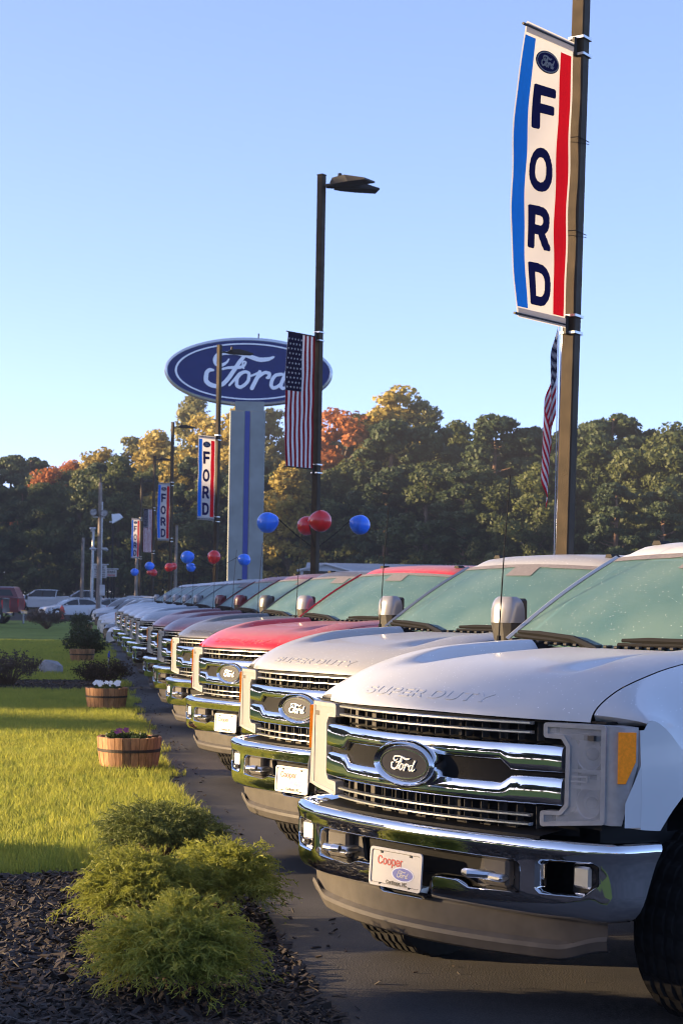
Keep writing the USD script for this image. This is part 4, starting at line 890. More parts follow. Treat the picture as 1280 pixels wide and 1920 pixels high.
P1, P2, P3, P4, P5, P6 = (1.952, 15.4), (-.50, 31.6), (-3.93, 53.8), (-7.91, 79.7), (-10.72, 98.0), (-13.73, 117.6)
A = math.radians
lamp_pole('tall dark square lamp pole at the right, carrying the large tricolour banner', (*P1, 0), 9.6, [(A(10), 0), (A(-40), 0)], .0123)
lamp_pole('dark lamp pole with twin flat heads crossing the right end of the oval sign', (*P2, 0), 9.45, [(A(12), .03), (A(-34), .03)])
lamp_pole('sunlit lamp pole passing in front of the oval sign, single head', (*P3, 0), 9.53, [(A(18), .03)])
lamp_pole('dark lamp pole left of the oval sign, behind the tricolour banner', (*P4, 0), 9.71, [(A(18), .03)])
lamp_pole('dark lamp pole second from the far end of the row', (*P5, 0), 9.62, [(A(18), .03)])
lamp_pole('farthest dark lamp pole beside the utility pole', (*P6, 0), 9.67, [(A(18), .03)])

# ------------------------------------------------------------------ banners
def cloth_mat(name, color, trans=.4):
    return M(name, {'t': ('texture_coordinate', {}), 'n': ('noise_texture', {'scale': 7.0, 'detail': 4.0}), 'b': ('bump', {'strength': .35, 'distance': .02}), 'd': ('diffuse_bsdf', {'color': color, 'roughness': .3}), 'x': ('translucent_bsdf', {'color': color}), 'm': ('mix_closure', {'fac': trans})},
             [('t.object', 'n.vector'), ('n.fac', 'b.height'), ('b.normal', 'd.normal'), ('d.BSDF', 'm.closure1'), ('x.BSDF', 'm.closure2')], surface='m.closure')
MAT['cwhite'] = cloth_mat('banner_white', (.48, .47, .48), .45); MAT['cblue'] = cloth_mat('banner_blue', (.012, .22, .85)); MAT['cred'] = cloth_mat('banner_red', (.85, .012, .03), .5)
MAT['cnavy'] = cloth_mat('banner_navy', (.012, .014, .085), .15); MAT['fred'] = cloth_mat('flag_red', (.30, .012, .025), .3); MAT['fnavy'] = cloth_mat('flag_navy', (.010, .012, .045), .2); MAT['fwhite'] = cloth_mat('flag_white', (.66, .66, .69), .4)
AD = np.array([-.655, -.755]); ND = np.array([-.755, .655])                # along the arms from pole to free edge; to the far side of the cloth
class Banner:
    def __init__(s, pole, ztop, w, h, bow, lean=0, seed=0):
        s.p, s.zt, s.w, s.h, s.bow, s.seed, s.lean = np.array(pole), ztop, w, h, bow, seed, lean
    def pt(s, u, v, off=0.0):
        """u: 0 at the free edge to 1 at the pole; v: 0 at the top to 1 at the bottom; off: metres towards the camera's side."""
        u, v = np.broadcast_arrays(np.asarray(u, float), np.asarray(v, float))
        d = s.bow * np.sin(np.pi * v) * (1 - u) ** 1.3 + .012 * np.sin(9 * v + 3 * u + s.seed) * (1 - u) * np.sin(np.pi * v) + .006 * np.sin(23 * v + 7 * u + s.seed) * np.sin(np.pi * v)
        r = .105 + s.w * (1 - u) - .045 * np.sin(np.pi * v) * (1 - u)
        z_ = s.zt - s.h * v
        xy = np.stack([s.p[0] + s.lean * z_ + AD[0] * r + ND[0] * (d - off), s.p[1] + AD[1] * r + ND[1] * (d - off)], -1)
        return np.concatenate([xy, z_[..., None]], -1)
    def sheet(s, u0, u1, v0, v1, off, nu=6, nv=40):
        U, V = np.meshgrid(np.linspace(u0, u1, nu), np.linspace(v0, v1, nv), indexing='ij'); return grid(s.pt(U, V, off), flip=True)
    def flat(s, poly, cu, cv, off, seg=.05):
        """A flat outline in metres (x right, y up) laid on the cloth around (cu, cv)."""
        m_ = prism(poly, 0, .0012, 'z').subdivide_to_size(seg); v = m_.vertices
        p = s.pt(cu + v[:, 0] / s.w, cv - v[:, 1] / s.h, off + v[:, 2]); return trimesh.Trimesh(p, m_.faces, process=False)
def letter_outline(ch, h, w):
    tm = meshkit.text_mesh(ch, h, .01, bold=True); top = tm.vertices[:, 2] > .005
    f = tm.faces[np.all(top[tm.faces], axis=1)]
    g = unary_union([Polygon(tm.vertices[q][:, :2]).buffer(1e-4) for q in f]); x0, y0, x1, y1 = g.bounds
    g = affinity.translate(g, -(x0 + x1) / 2, -(y0 + y1) / 2); return affinity.scale(g, (w - .024) / (x1 - x0), (h - .024) / (y1 - y0), origin=(0, 0)).buffer(.012, join_style=2).simplify(.002)
def hardware(t, bn, z0, z1):
    rods, bands = [], []
    for zz in (z0, z1):
        a = np.array([bn.p[0] + bn.lean * zz, bn.p[1]])
        e0, e1 = a + AD * .06, a + AD * (.12 + bn.w + .03)
        part('rod', tube([(*e0, zz), (*e1, zz)], .012, 8), MAT['lamphead'], t)
        for dz in (-.075, .075):
            part('clamp_band', prism(Polygon([(-.07, -.07), (.07, -.07), (.07, .07), (-.07, .07)]).buffer(.010, quad_segs=2).difference(Polygon([(-.066, -.066), (.066, -.066), (.066, .066), (-.066, .066)])), 0, .022, 'z').apply_transform(trimesh.transformations.rotation_matrix(A(-POLE_RZ), [0, 0, 1])).apply_translation([*a, zz + dz]), MAT['band'], t)
        part('bracket', bx((*(a + AD * .088), zz), (.04, .04, .17), math.atan2(AD[1], AD[0]), .008), MAT['lamphead'], t)
def word_banner(label, pole, ztop, w, h, bow, lean=0, seed=0, near=False, group=None):
    t = thing('vertical_banner', label, 'banner', (0, 0, 0), 0, group); bn = Banner(pole, ztop, w, h, bow, lean, seed)
    part('cloth', bn.sheet(0, 1, 0, 1, 0, 14, 60), MAT['cwhite'], t, True)
    hem0, hem1 = .038, .965
    part('blue_stripe', bn.sheet(.015, .22, hem0, hem1, .004), MAT['cblue'], t, True); part('red_stripe', bn.sheet(.735, .955, hem0 + .01, hem1, .004), MAT['cred'], t, True)
    part('hem', bn.sheet(0, 1, -.004, .030, .009, 8, 4), MAT['cwhite'], t, True); part('hem', bn.sheet(0, 1, .970, 1.004, .009, 8, 4), MAT['cwhite'], t, True)
    a = .165; e = bn.flat(ellipse(0, 0, a, a * .56, 40), .485, .10, .004, .03)
    part('badge', e, MAT['cnavy'], t, True)
    part('badge_line', bn.flat(ellipse(0, 0, a * .93, a * .51, 40).difference(ellipse(0, 0, a * .87, a * .455, 40)), .485, .10, .0075, .03), MAT['cwhite'], t, True)
    part('badge_lettering', bn.flat(affinity.scale(SCRIPT.buffer(.012), a, a * 1.25, origin=(0, 0)), .485, .10, .0075, .03), MAT['cwhite'], t, True)
    for ch, cv in zip('FORD', (.258, .470, .672, .872)):
        part('letter', bn.flat(letter_outline(ch, .385 * h / 2.55, .29), .475, cv, .0045, .05), MAT['cnavy'], t, True)
    hardware(t, bn, ztop - .02, ztop - h + .02)
    if near:
        for v in (.33, .66): 
            c = bn.pt(1.0, v); a_ = np.array([bn.p[0] + lean * c[2], bn.p[1], c[2]])
            part('tie', cat([tube([c, a_ + [-.0, -.105, .0], a_ + [.105, -.0, -.02]], .004, 5), tube([c + [0, 0, -.04], a_ + [.0, -.105, -.05], a_ + [.105, 0, -.04]], .003, 5)]), MAT['black'], t)
    return t
def pole_z(py, px, Y): return at(px, py, Y)[2]
word_banner('large near tricolour banner reading FORD on the right lamp pole', P1, pole_z(80, 1070, 15.3), .73, pole_z(80, 1070, 15.3) - pole_z(612, 1053, 15.3), .15, .0123, 0, True)
word_banner('tricolour FORD banner on the sunlit pole left of the big pillar', P3, pole_z(820, 404, 53.8), .73, 2.58, .05, 0, 1)
word_banner('small tricolour FORD banner beside the far striped flag, right of it', P4, pole_z(907, 318, 79.7), .73, 2.62, .10, 0, 2)
word_banner('smallest tricolour FORD banner at the far left of the poles', P6, pole_z(973, 262, 117.6), .73, 2.68, .04, 0, 3)
def star(r_=1.0):
    k = np.arange(10) * np.pi / 5 + np.pi / 2; q = np.where(np.arange(10) % 2 == 0, r_, r_ * .42); return Polygon(np.stack([q * np.cos(k), q * np.sin(k)], 1))
def flag_banner(label, pole, ztop, w, h, bow, seed=0, big=True):
    t = thing('flag_banner', label, 'flag', (0, 0, 0)); bn = Banner(pole, ztop, w, h, bow, 0, seed)
    part('cloth', bn.sheet(0, 1, 0, 1, 0, 14, 60), MAT['fwhite'], t, True)
    for k in range(0, 13, 2): part('red_stripe', bn.sheet(k / 13, (k + 1) / 13, (.43 if k < 7 else 0), 1, .004, 3, 50), MAT['fred'], t, True)
    part('canton', bn.sheet(0, 7 / 13, 0, .43, .006, 6, 24), MAT['fnavy'], t, True)
    st = []
    for r_ in range(11):
        n = 5 if r_ % 2 == 0 else 4
        for c in range(n): st.append(bn.flat(star(.026), (.05 + (c + (0 if n == 5 else .5)) * .11), .048 + r_ * .0355, .010, 1))
    key(part('stars', cat(st), MAT['fwhite'], t), kind='stuff')
    hardware(t, bn, ztop - .0, ztop - h + .0)
    return t
flag_banner('striped flag banner with white stars hanging beside the twin-headed lamp pole', P2, pole_z(632, 594, 31.6), .72, pole_z(632, 594, 31.6) - pole_z(880, 588, 31.6), .10, 0)
flag_banner('small distant striped flag banner between two tricolour banners', P5, pole_z(955, 285, 98.0), .66, 2.45, .06, 2)
# limp flag on its own mast behind the near trucks
mx, my = at(1046, 900, 24.0)[:2]
t = thing('flagpole', 'slim silvery flagpole right beside the big dark lamp pole', 'flagpole', (mx, my, 0))
part('mast', tube([(0, 0, 0), (.012, 0, 3), (.03, 0, 6.2)], [.034, .030, .024], 12), MAT['steel'], t); part('finial', trimesh.creation.icosphere(2, .05).apply_translation([.03, 0, 6.24]), MAT['steel'], t); part('halyard', tube([(-.045, -.01, .8), (-.03, -.01, 6.0)], .006, 5), MAT['fwhite'], t)
t = thing('limp_flag', 'limp striped flag drooping from the slim flagpole behind the big lamp pole', 'flag', (mx, my, 0))
ztop_, zbot_ = pole_z(612, 1042, 24.0), pole_z(952, 1030, 24.0)
def drape(hh, f):
    """hh: 0 at the top of the hoist to 1; f: 0 at the mast to 1 at the fly; the cloth sags down along the mast."""
    hh, f = np.broadcast_arrays(hh, f); L = (ztop_ - zbot_) / .93
    z_ = ztop_ - L * (.46 * hh + .54 * f ** .9 * (1 - .10 * hh)) - .03 * np.sin(7 * f + 4 * hh)
    q = np.sin(f * 10.5 + 1.2 * hh); amp = .17 * np.minimum(1, 3 * f) * (1 - .25 * f)
    x_ = -.045 - .09 * np.minimum(1, 2.5 * f) - amp * .35 * (q + .6) - .03 * hh * f; y_ = -.02 + .10 * np.cos(f * 10.5 + 1.2 * hh) * np.minimum(1, 3 * f) + .04 * hh
    return np.stack([x_, y_, z_], -1)
ff = np.linspace(0, 1, 70)
for k in range(13):
    f0 = .40 if k < 7 else 0; q = np.linspace(f0, 1, 60); Hh, Ff = np.meshgrid(np.linspace(k / 13, (k + 1) / 13, 4), q, indexing='ij')
    part('red_stripe' if k % 2 == 0 else 'white_stripe', grid(drape(Hh, Ff)), MAT['fredbright'] if k % 2 == 0 and MAT.setdefault('fredbright', cloth_mat('flag_bright_red', (.42, .012, .03), .4)) else MAT['fwhite'], t, True)
Hh, Ff = np.meshgrid(np.linspace(0, 7 / 13, 16), np.linspace(0, .40, 24), indexing='ij'); part('canton', grid(drape(Hh, Ff)), MAT['fnavy'], t, True)
st = []
for r_ in range(9):
    for c in range(6 if r_ % 2 == 0 else 5):
        b0, b1 = (r_ + .8) / 10 * 7 / 13, (c + (.5 if r_ % 2 == 0 else 1)) / 6 * .40; s2 = .016
        c0 = [drape(np.array(b0 + dy * s2 * 1.3), np.array(b1 + dx * s2)) + [0, -.006, 0] for dx, dy in ((-1, -1), (1, -1), (1, 1), (-1, 1))]; st.append(grid(np.array([[c0[0], c0[1]], [c0[3], c0[2]]])))
key(part('stars', cat(st), MAT['fwhite'], t), kind='stuff')

# ------------------------------------------------------------------ balloons on thin rods at the poles
MAT['bblue'] = plain('balloon_blue', (.012, .13, .62), .28, 0, 0, 5, 0, coat_weight=.3); MAT['bred'] = plain('balloon_red', (.48, .010, .014), .25, 0, 0, 5, 0, coat_weight=.3)
def balloon(label, px, py, r_px, Y, col, knot, pole, group=None):
    c = at(px, py, Y); r_ = r_px * Y / FPX; k = np.array([knot[0], -.15, knot[1]]); k = k / np.linalg.norm(k)
    t = thing('balloon', label, 'balloon', c, 0, group)
    m_ = trimesh.creation.icosphere(4, r_); v = m_.vertices; q = v @ k / r_; v = v + np.outer(np.where(q > .55, (q - .55) ** 2 * .75, 0) * r_, k); m_.vertices = v
    part('balloon_skin', m_, MAT['bblue' if col == 'b' else 'bred'], t, True)
    e = k * r_ * 1.13; part('knot', trimesh.creation.icosphere(2, r_ * .07).apply_translation(e), MAT['white'], t)
    b = np.array([pole[0], pole[1], 2.62]) - c; part('rod', tube([e, e + (b - e) * .5 + [0, 0, -.02], b], .008, 5), MAT['black'], t)
balloon('blue balloon left of the twin-headed pole, before the pale pillar', 501, 980, 19.5, 31.7, 'b', (1, .35), P2)
balloon('red balloon half hidden behind the twin-headed pole', 575, 986, 18, 32.4, 'r', (.8, .2), P2)
balloon('largest bright red balloon right in front of the twin-headed pole', 601, 977, 20.5, 30.9, 'r', (-.7, .0), P2)
balloon('blue balloon right of the twin-headed pole, below the dark pines', 675, 984, 18.5, 32, 'b', (-1, .35), P2)
balloon('blue balloon left of the sunlit pole, upper one of a pair', 351, 1045, 12, 53.5, 'b', (1, .3), P3)
balloon('smaller blue balloon just under another, left of the sunlit pole', 358, 1064, 8.5, 54.5, 'b', (-.8, .6), P3)
balloon('red balloon in front of the sunlit pole', 401, 1044, 12.2, 53.0, 'r', (-.2, -1), P3)
balloon('blue balloon in front of the stripe of the pale pillar', 458, 1050, 11.5, 53.6, 'b', (-1, .5), P3)
balloon('red balloon in front of the fourth pole', 317, 1064, 8.3, 79, 'r', (1, .4), P4)
balloon('red balloon tucked behind its neighbour at the fourth pole', 324.5, 1062.5, 7, 80.2, 'r', (.5, .6), P4)
balloon('small blue balloon above two red ones near the far end', 280, 1062, 8.4, 97.5, 'b', (1, .2), P5)
balloon('small red balloon below a blue one near the far end', 288, 1074, 6.8, 97.3, 'r', (-1, .2), P5)
balloon('tiny red balloon mostly hidden behind two others near the far end', 281, 1074, 5.2, 99, 'r', (-1, .2), P5)
balloon('farthest small blue balloon under the smallest banner', 252, 1073, 7.2, 117, 'b', (1, .3), P6)

# ------------------------------------------------------------------ the big oval sign
MAT['signblue'] = M('sign_blue', {'t': ('texture_coordinate', {}), 'p': ('principled_bsdf', {'base_color': (.003, .016, .095), 'roughness': .30, 'specular_ior_level': .22})})
MAT['signwhite'] = plain('sign_letter_white', (.62, .66, .72), .35); MAT['pillar'] = plain('sign_pillar_panel', (.16, .185, .185), .6, 0, .18, 1.4)
MAT['pillarblue'] = plain('sign_pillar_stripe', (.015, .035, .20), .5)
t = thing('oval_sign', 'huge blue oval sign with white script on a pale pillar', 'sign', (-3.69, 66.0, 0), 2.5)
a, b, zc = 3.2, 1.30, 10.31
th_ = np.linspace(0, 2 * np.pi, 97)
rows = [(a - .14, b - .14, -.20), (a - .10, b - .10, -.245), (a - .03, b - .03, -.235), (a, b, -.19), (a, b, .19), (a - .03, b - .03, .235), (a - .14, b - .14, .20)]
part('rim', grid(np.stack([np.stack([p_ * np.cos(th_), np.full(97, y_), zc + q_ * np.sin(th_)], 1) for p_, q_, y_ in rows])), MAT['rimmetal'] if MAT.setdefault('rimmetal', plain('sign_rim_metal', (.50, .53, .57), .22, .9)) else None, t, 40)
for s in (-1, 1):
    fc = part('face', prism(ellipse(0, zc, a - .12, b - .12, 96), s * .20 - .02, s * .20 + .02), MAT['signblue'], t)
    o = s * .226
    part('inner_line', prism(ellipse(0, zc, a * .875, b * .83, 96).difference(ellipse(0, zc, a * .85, b * .79, 96)), o - .012, o + .012), MAT['signwhite'], fc)
    sc_ = affinity.translate(affinity.scale(SCRIPT, a * .98 * s * -1, a * .98, origin=(0, 0)), 0, zc)
    part('lettering', prism(sc_, o - .02, o + .02), MAT['signwhite'], fc)
part('neck', bx((.06, 0, 8.92), (1.1, .5, .5)), MAT['pillar'], t)
part('pillar_panel', bx((-.40, 0, 4.40), (.58, .55, 8.84), 0, .03), MAT['pillar'], t); part('pillar_panel', bx((.37, 0, 4.40), (.58, .55, 8.84), 0, .03), MAT['pillar'], t)
part('pillar_stripe', bx((-.015, .0, 4.40), (.19, .50, 8.8)), MAT['pillarblue'], t)
part('aerial', tube([(.35, 0, 11.6), (.35, 0, 11.8)], .03, 6), MAT['black'], t)

# ------------------------------------------------------------------ utility pole and the far signs
MAT['timber'] = plain('weathered_timber', (.17, .14, .12), .9, 0, .3, 3, .3); MAT['galv'] = plain('galvanised_steel', (.40, .41, .43), .45, .7, .15, 3)
Y = 118.0; p = ground_at(184, 1162); px_m = FPX / Y
t = thing('utility_pole', 'tall weathered utility pole with floodlights beyond the lawn', 'utility pole', (at(184, 1160, Y)[0], Y, 0))
zt = at(188, 905, Y)[2]
part('pole', tube([(0, 0, -.2), (.02, 0, zt / 2), (.0, 0, zt)], [.19, .155, .12], 14), MAT['timber'], t)
part('conduit', tube([(.16, -.06, 0), (.15, -.06, zt * .86)], .05, 8), MAT['galv'], t)
part('pole_top_pin', cat([lathe([(0, 0), (.06, 0), (.07, .25), (.03, .5), (0, .5)], 10).apply_translation([0, 0, zt]), trimesh.creation.icosphere(2, .06).apply_translation([0, 0, zt + .55])]), MAT['darktrim'], t)
for dx, dz, nm in ((-.42, -2.05, 'floodlight'), (.30, -2.1, 'floodlight')):
    f = part(nm, lathe([(0, -.22), (.24, -.22), (.27, -.05), (.25, .2), (.15, .3), (0, .3)], 16, 'y').apply_translation([dx, -.05, zt + dz]), MAT['darktrim'], t, 40); part('bracket', bx((dx * .5, 0, zt + dz - .3), (abs(dx) + .1, .06, .06)), MAT['galv'], f); part('glass', lathe([(0, 0), (.22, 0), (.22, .01), (0, .01)], 16, 'y').apply_translation([dx, -.28, zt + dz]), MAT['lens'], f)
for dx, dz in ((-.45, -4.5), (.35, -4.5), ):
    f = part('area_lamp', cat([hull([(dx + a_ * .24, b_ * .12, zt + dz + (.08 if abs(a_) < 1 else -.05)) for a_ in (-1, -.5, .5, 1) for b_ in (-1, 1)] + [(dx + .2, 0, zt + dz - .18)])]), MAT['galv'], t); part('arm', bx((dx * .5, 0, zt + dz), (abs(dx), .05, .05)), MAT['galv'], f)
part('meter_box', bx((.26, -.12, at(192, 1107, Y)[2]), (.34, .2, .75), 0, .03), MAT['galv'], t)
for px, pt_, pb, Yq, lab, head in ((152, 1008, 1160, 136.0, 'bare grey timber pole left of the utility pole', 0), (171, 993, 1150, 150.0, 'slim grey pole with a small pale lamp on top', 1), (208, 972, 1140, 150.0, 'thin dark pole carrying a sideways floodlight', 2), (254, 1040, 1120, 140.0, 'pale slim pole rising behind the farthest balloon', 0), (329, 985, 1060, 150.0, 'thin pale pole behind the fourth lamp pole', 0)):
    zt2 = at(px + .5, pt_, Yq)[2]; t = thing('plain_pole', lab, 'pole', (at(px, pb, Yq)[0], Yq, 0))
    part('pole', tube([(0, 0, -.2), (.06, 0, zt2)], [.16, .11] if head != 2 else [.09, .09], 12), MAT['timber' if head == 0 else ('galv' if head == 1 else 'black')], t)
    if head == 1: part('lamp', cat([bx((0, 0, zt2 + .1), (.55, .3, .2), 0, .06), bx((0, 0, zt2 - .10), (.34, .25, .18), 0, .06)]), MAT['galv'], t)
    if head == 2: part('floodlight', hull([(.1 + a_ * .75, b_ * .3, zt2 + c_) for a_, c_ in ((-.1, -.45), (-.2, .35), (.7, .42), (1.05, .1), (.6, -.15)) for b_ in (-1, 1)]), MAT['signwhite'], t); part('bracket', bx((.0, 0, zt2 - .3), (.5, .15, .12)), MAT['galv'], t)
def board(label, px0, py0, px1, py1, Yq, lines, ink, posts):
    c0, c1 = at(px0, py0, Yq), at(px1, py1, Yq); w, h = c1[0] - c0[0], c0[2] - c1[2]; t = thing('sign_board', label, 'sign', (c0[0], Yq, 0))
    part('board', bx((w / 2, 0, c1[2] + h / 2), (w, .08, h), 0, .01), MAT['white'], t)
    part('board_cap', bx((w / 2, 0, c0[2] + .08), (w + .3, .12, .08)), MAT['galv'], t)
    for fx in posts: part('post', bx((w * fx, .08, c1[2] * .5), (.12, .08, c1[2])), MAT['black'], t)
    for s_, fh, fy, fw, k in lines:
        tm = meshkit.text_mesh(s_, 1, .01, True); v = tm.vertices.copy(); v[:, 0] = (v[:, 0] - v[:, 0].min()) / np.ptp(v[:, 0]); tm.vertices = np.stack([w * (.5 - fw / 2) + v[:, 0] * w * fw, -.046 - v[:, 2], c1[2] + h * fy + v[:, 1] * h * fh], 1)
        part('lettering', tm, MAT[k], t)
board('white roadside board of dark lettering behind the utility pole', 175.5, 1060, 199.5, 1084, 135, [('MANN', .15, .78, .62, 'blackink'), ('FINANCIAL', .12, .60, .85, 'blackink'), ('Tax Service', .10, .42, .8, 'blackink'), ('Auto Loans', .10, .24, .8, 'blackink'), ('947-2053', .11, .06, .8, 'blackink')], 'blackink', (.2, .8))
board('smaller white board with red lettering right of the utility pole', 199.8, 1068.5, 218.5, 1081.5, 136, [('KARS', .34, .52, .8, 'blackink'), ('Center', .26, .12, .75, 'redink')], 'redink', (.15, .75))

# ------------------------------------------------------------------ low building behind the trucks
MAT['siding'] = plain('pale_siding', (.42, .44, .46), .7, 0, .08, 2); MAT['metalroof'] = plain('metal_roof', (.22, .23, .25), .5, .3, .1, 2)
Y = 112.0; z_e, z_r = at(600, 1071, Y)[2], at(600, 1059, Y)[2]; x0 = at(560, 1070, Y)[0]; x1 = x0 + 14
t = thing('low_building', 'low pale building with a gabled metal roof behind the trucks', 'building', (0, 0, 0))
wl = part('wall', cat([bx(((x0 + x1) / 2 + 1.2, Y + 6, z_e / 2), (x1 - x0 - 1, 9, z_e))]), MAT['siding'], t)
part('gable_roof', cat([hull([(x0, Y - .3, z_e), (x0 + 3.4, Y - .3, z_e), (x0 + 1.7, Y - .3, z_r), (x0, Y + 3, z_e), (x0 + 3.4, Y + 3, z_e), (x0 + 1.7, Y + 3, z_r)])]), MAT['siding'], t)
part('roof', hull([(x0 + .4, Y + .8, z_e), (x1, Y + .8, z_e), (x0 + .4, Y + 6, z_r + .25), (x1, Y + 6, z_r + .25), (x0 + .4, Y + 11, z_e), (x1, Y + 11, z_e), (x0 + .4, Y + .8, z_e - .15), (x1, Y + .8, z_e - .15)]), MAT['metalroof'], t)
part('gable_trim', cat([tube([(x0 - .1, Y - .35, z_e), (x0 + 1.7, Y - .35, z_r + .05), (x0 + 3.5, Y - .35, z_e)], .09, 6)]), MAT['white'], t)
part('porch_post', cat([bx((x0 + .2, Y - .2, z_e / 2), (.2, .2, z_e)), ]), MAT['white'], t); part('porch_post', bx((x0 + 3.2, Y - .2, z_e / 2), (.2, .2, z_e)), MAT['white'], t)
for k in range(2): 
    w_ = part('window', bx((x0 + 5 + k * 4, Y + 1.47, z_e * .55), (1.3, .08, 1.1)), MAT['glassdark'], t); part('frame', cat([bx((x0 + 5 + k * 4, Y + 1.44, z_e * .55 + s * .6), (1.5, .08, .1)) for s in (-1, 1)]), MAT['white'], w_)

# ------------------------------------------------------------------ the row of vehicles
TH = -48.807
ROW0 = np.array([.266, 7.151]); ROWD = np.array([math.sin(math.radians(-8.74)), math.cos(math.radians(8.74))])
def row(s): q = ROW0 + ROWD * s; return (float(q[0]), float(q[1]), 0)
make_pickup('pickup_truck', 'nearest white pickup at the right edge with chrome grille and dealer plate', 'white', row(0), TH)
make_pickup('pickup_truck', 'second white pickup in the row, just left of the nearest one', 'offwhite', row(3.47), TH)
make_pickup('pickup_truck', 'bright red pickup with frosted hood, third in the row', 'red', row(8.2), TH)
make_pickup('pickup_truck', 'bronze grey pickup with black hood sides left of the red one', 'grey', row(11.8), TH, plate=False)
make_pickup('pickup_truck', 'maroon pickup next beyond the bronze grey one', 'maroon', row(15.14), TH, detail=1, plate=False)
mar = make_pickup('pickup_truck', 'second maroon pickup, in the shade farther along the row', 'maroon', row(18.5), TH, detail=1, plate=False)
gry = make_pickup('pickup_truck', 'slate grey pickup with a wide chrome grille beyond the maroon pair', 'silver', row(23.5), TH, detail=1, plate=False)
whi = make_pickup('pickup_truck', 'white pickup next beyond the slate grey one', 'white', row(26.9), TH, detail=1, plate=False)
dup(whi, 'white pickup second beyond the slate grey one', row(30.6), TH)
dup(whi, 'white pickup third beyond the slate grey one', row(34.7), TH)
dup(whi, 'last white pickup of the row before the cars begin', row(40.0), TH)

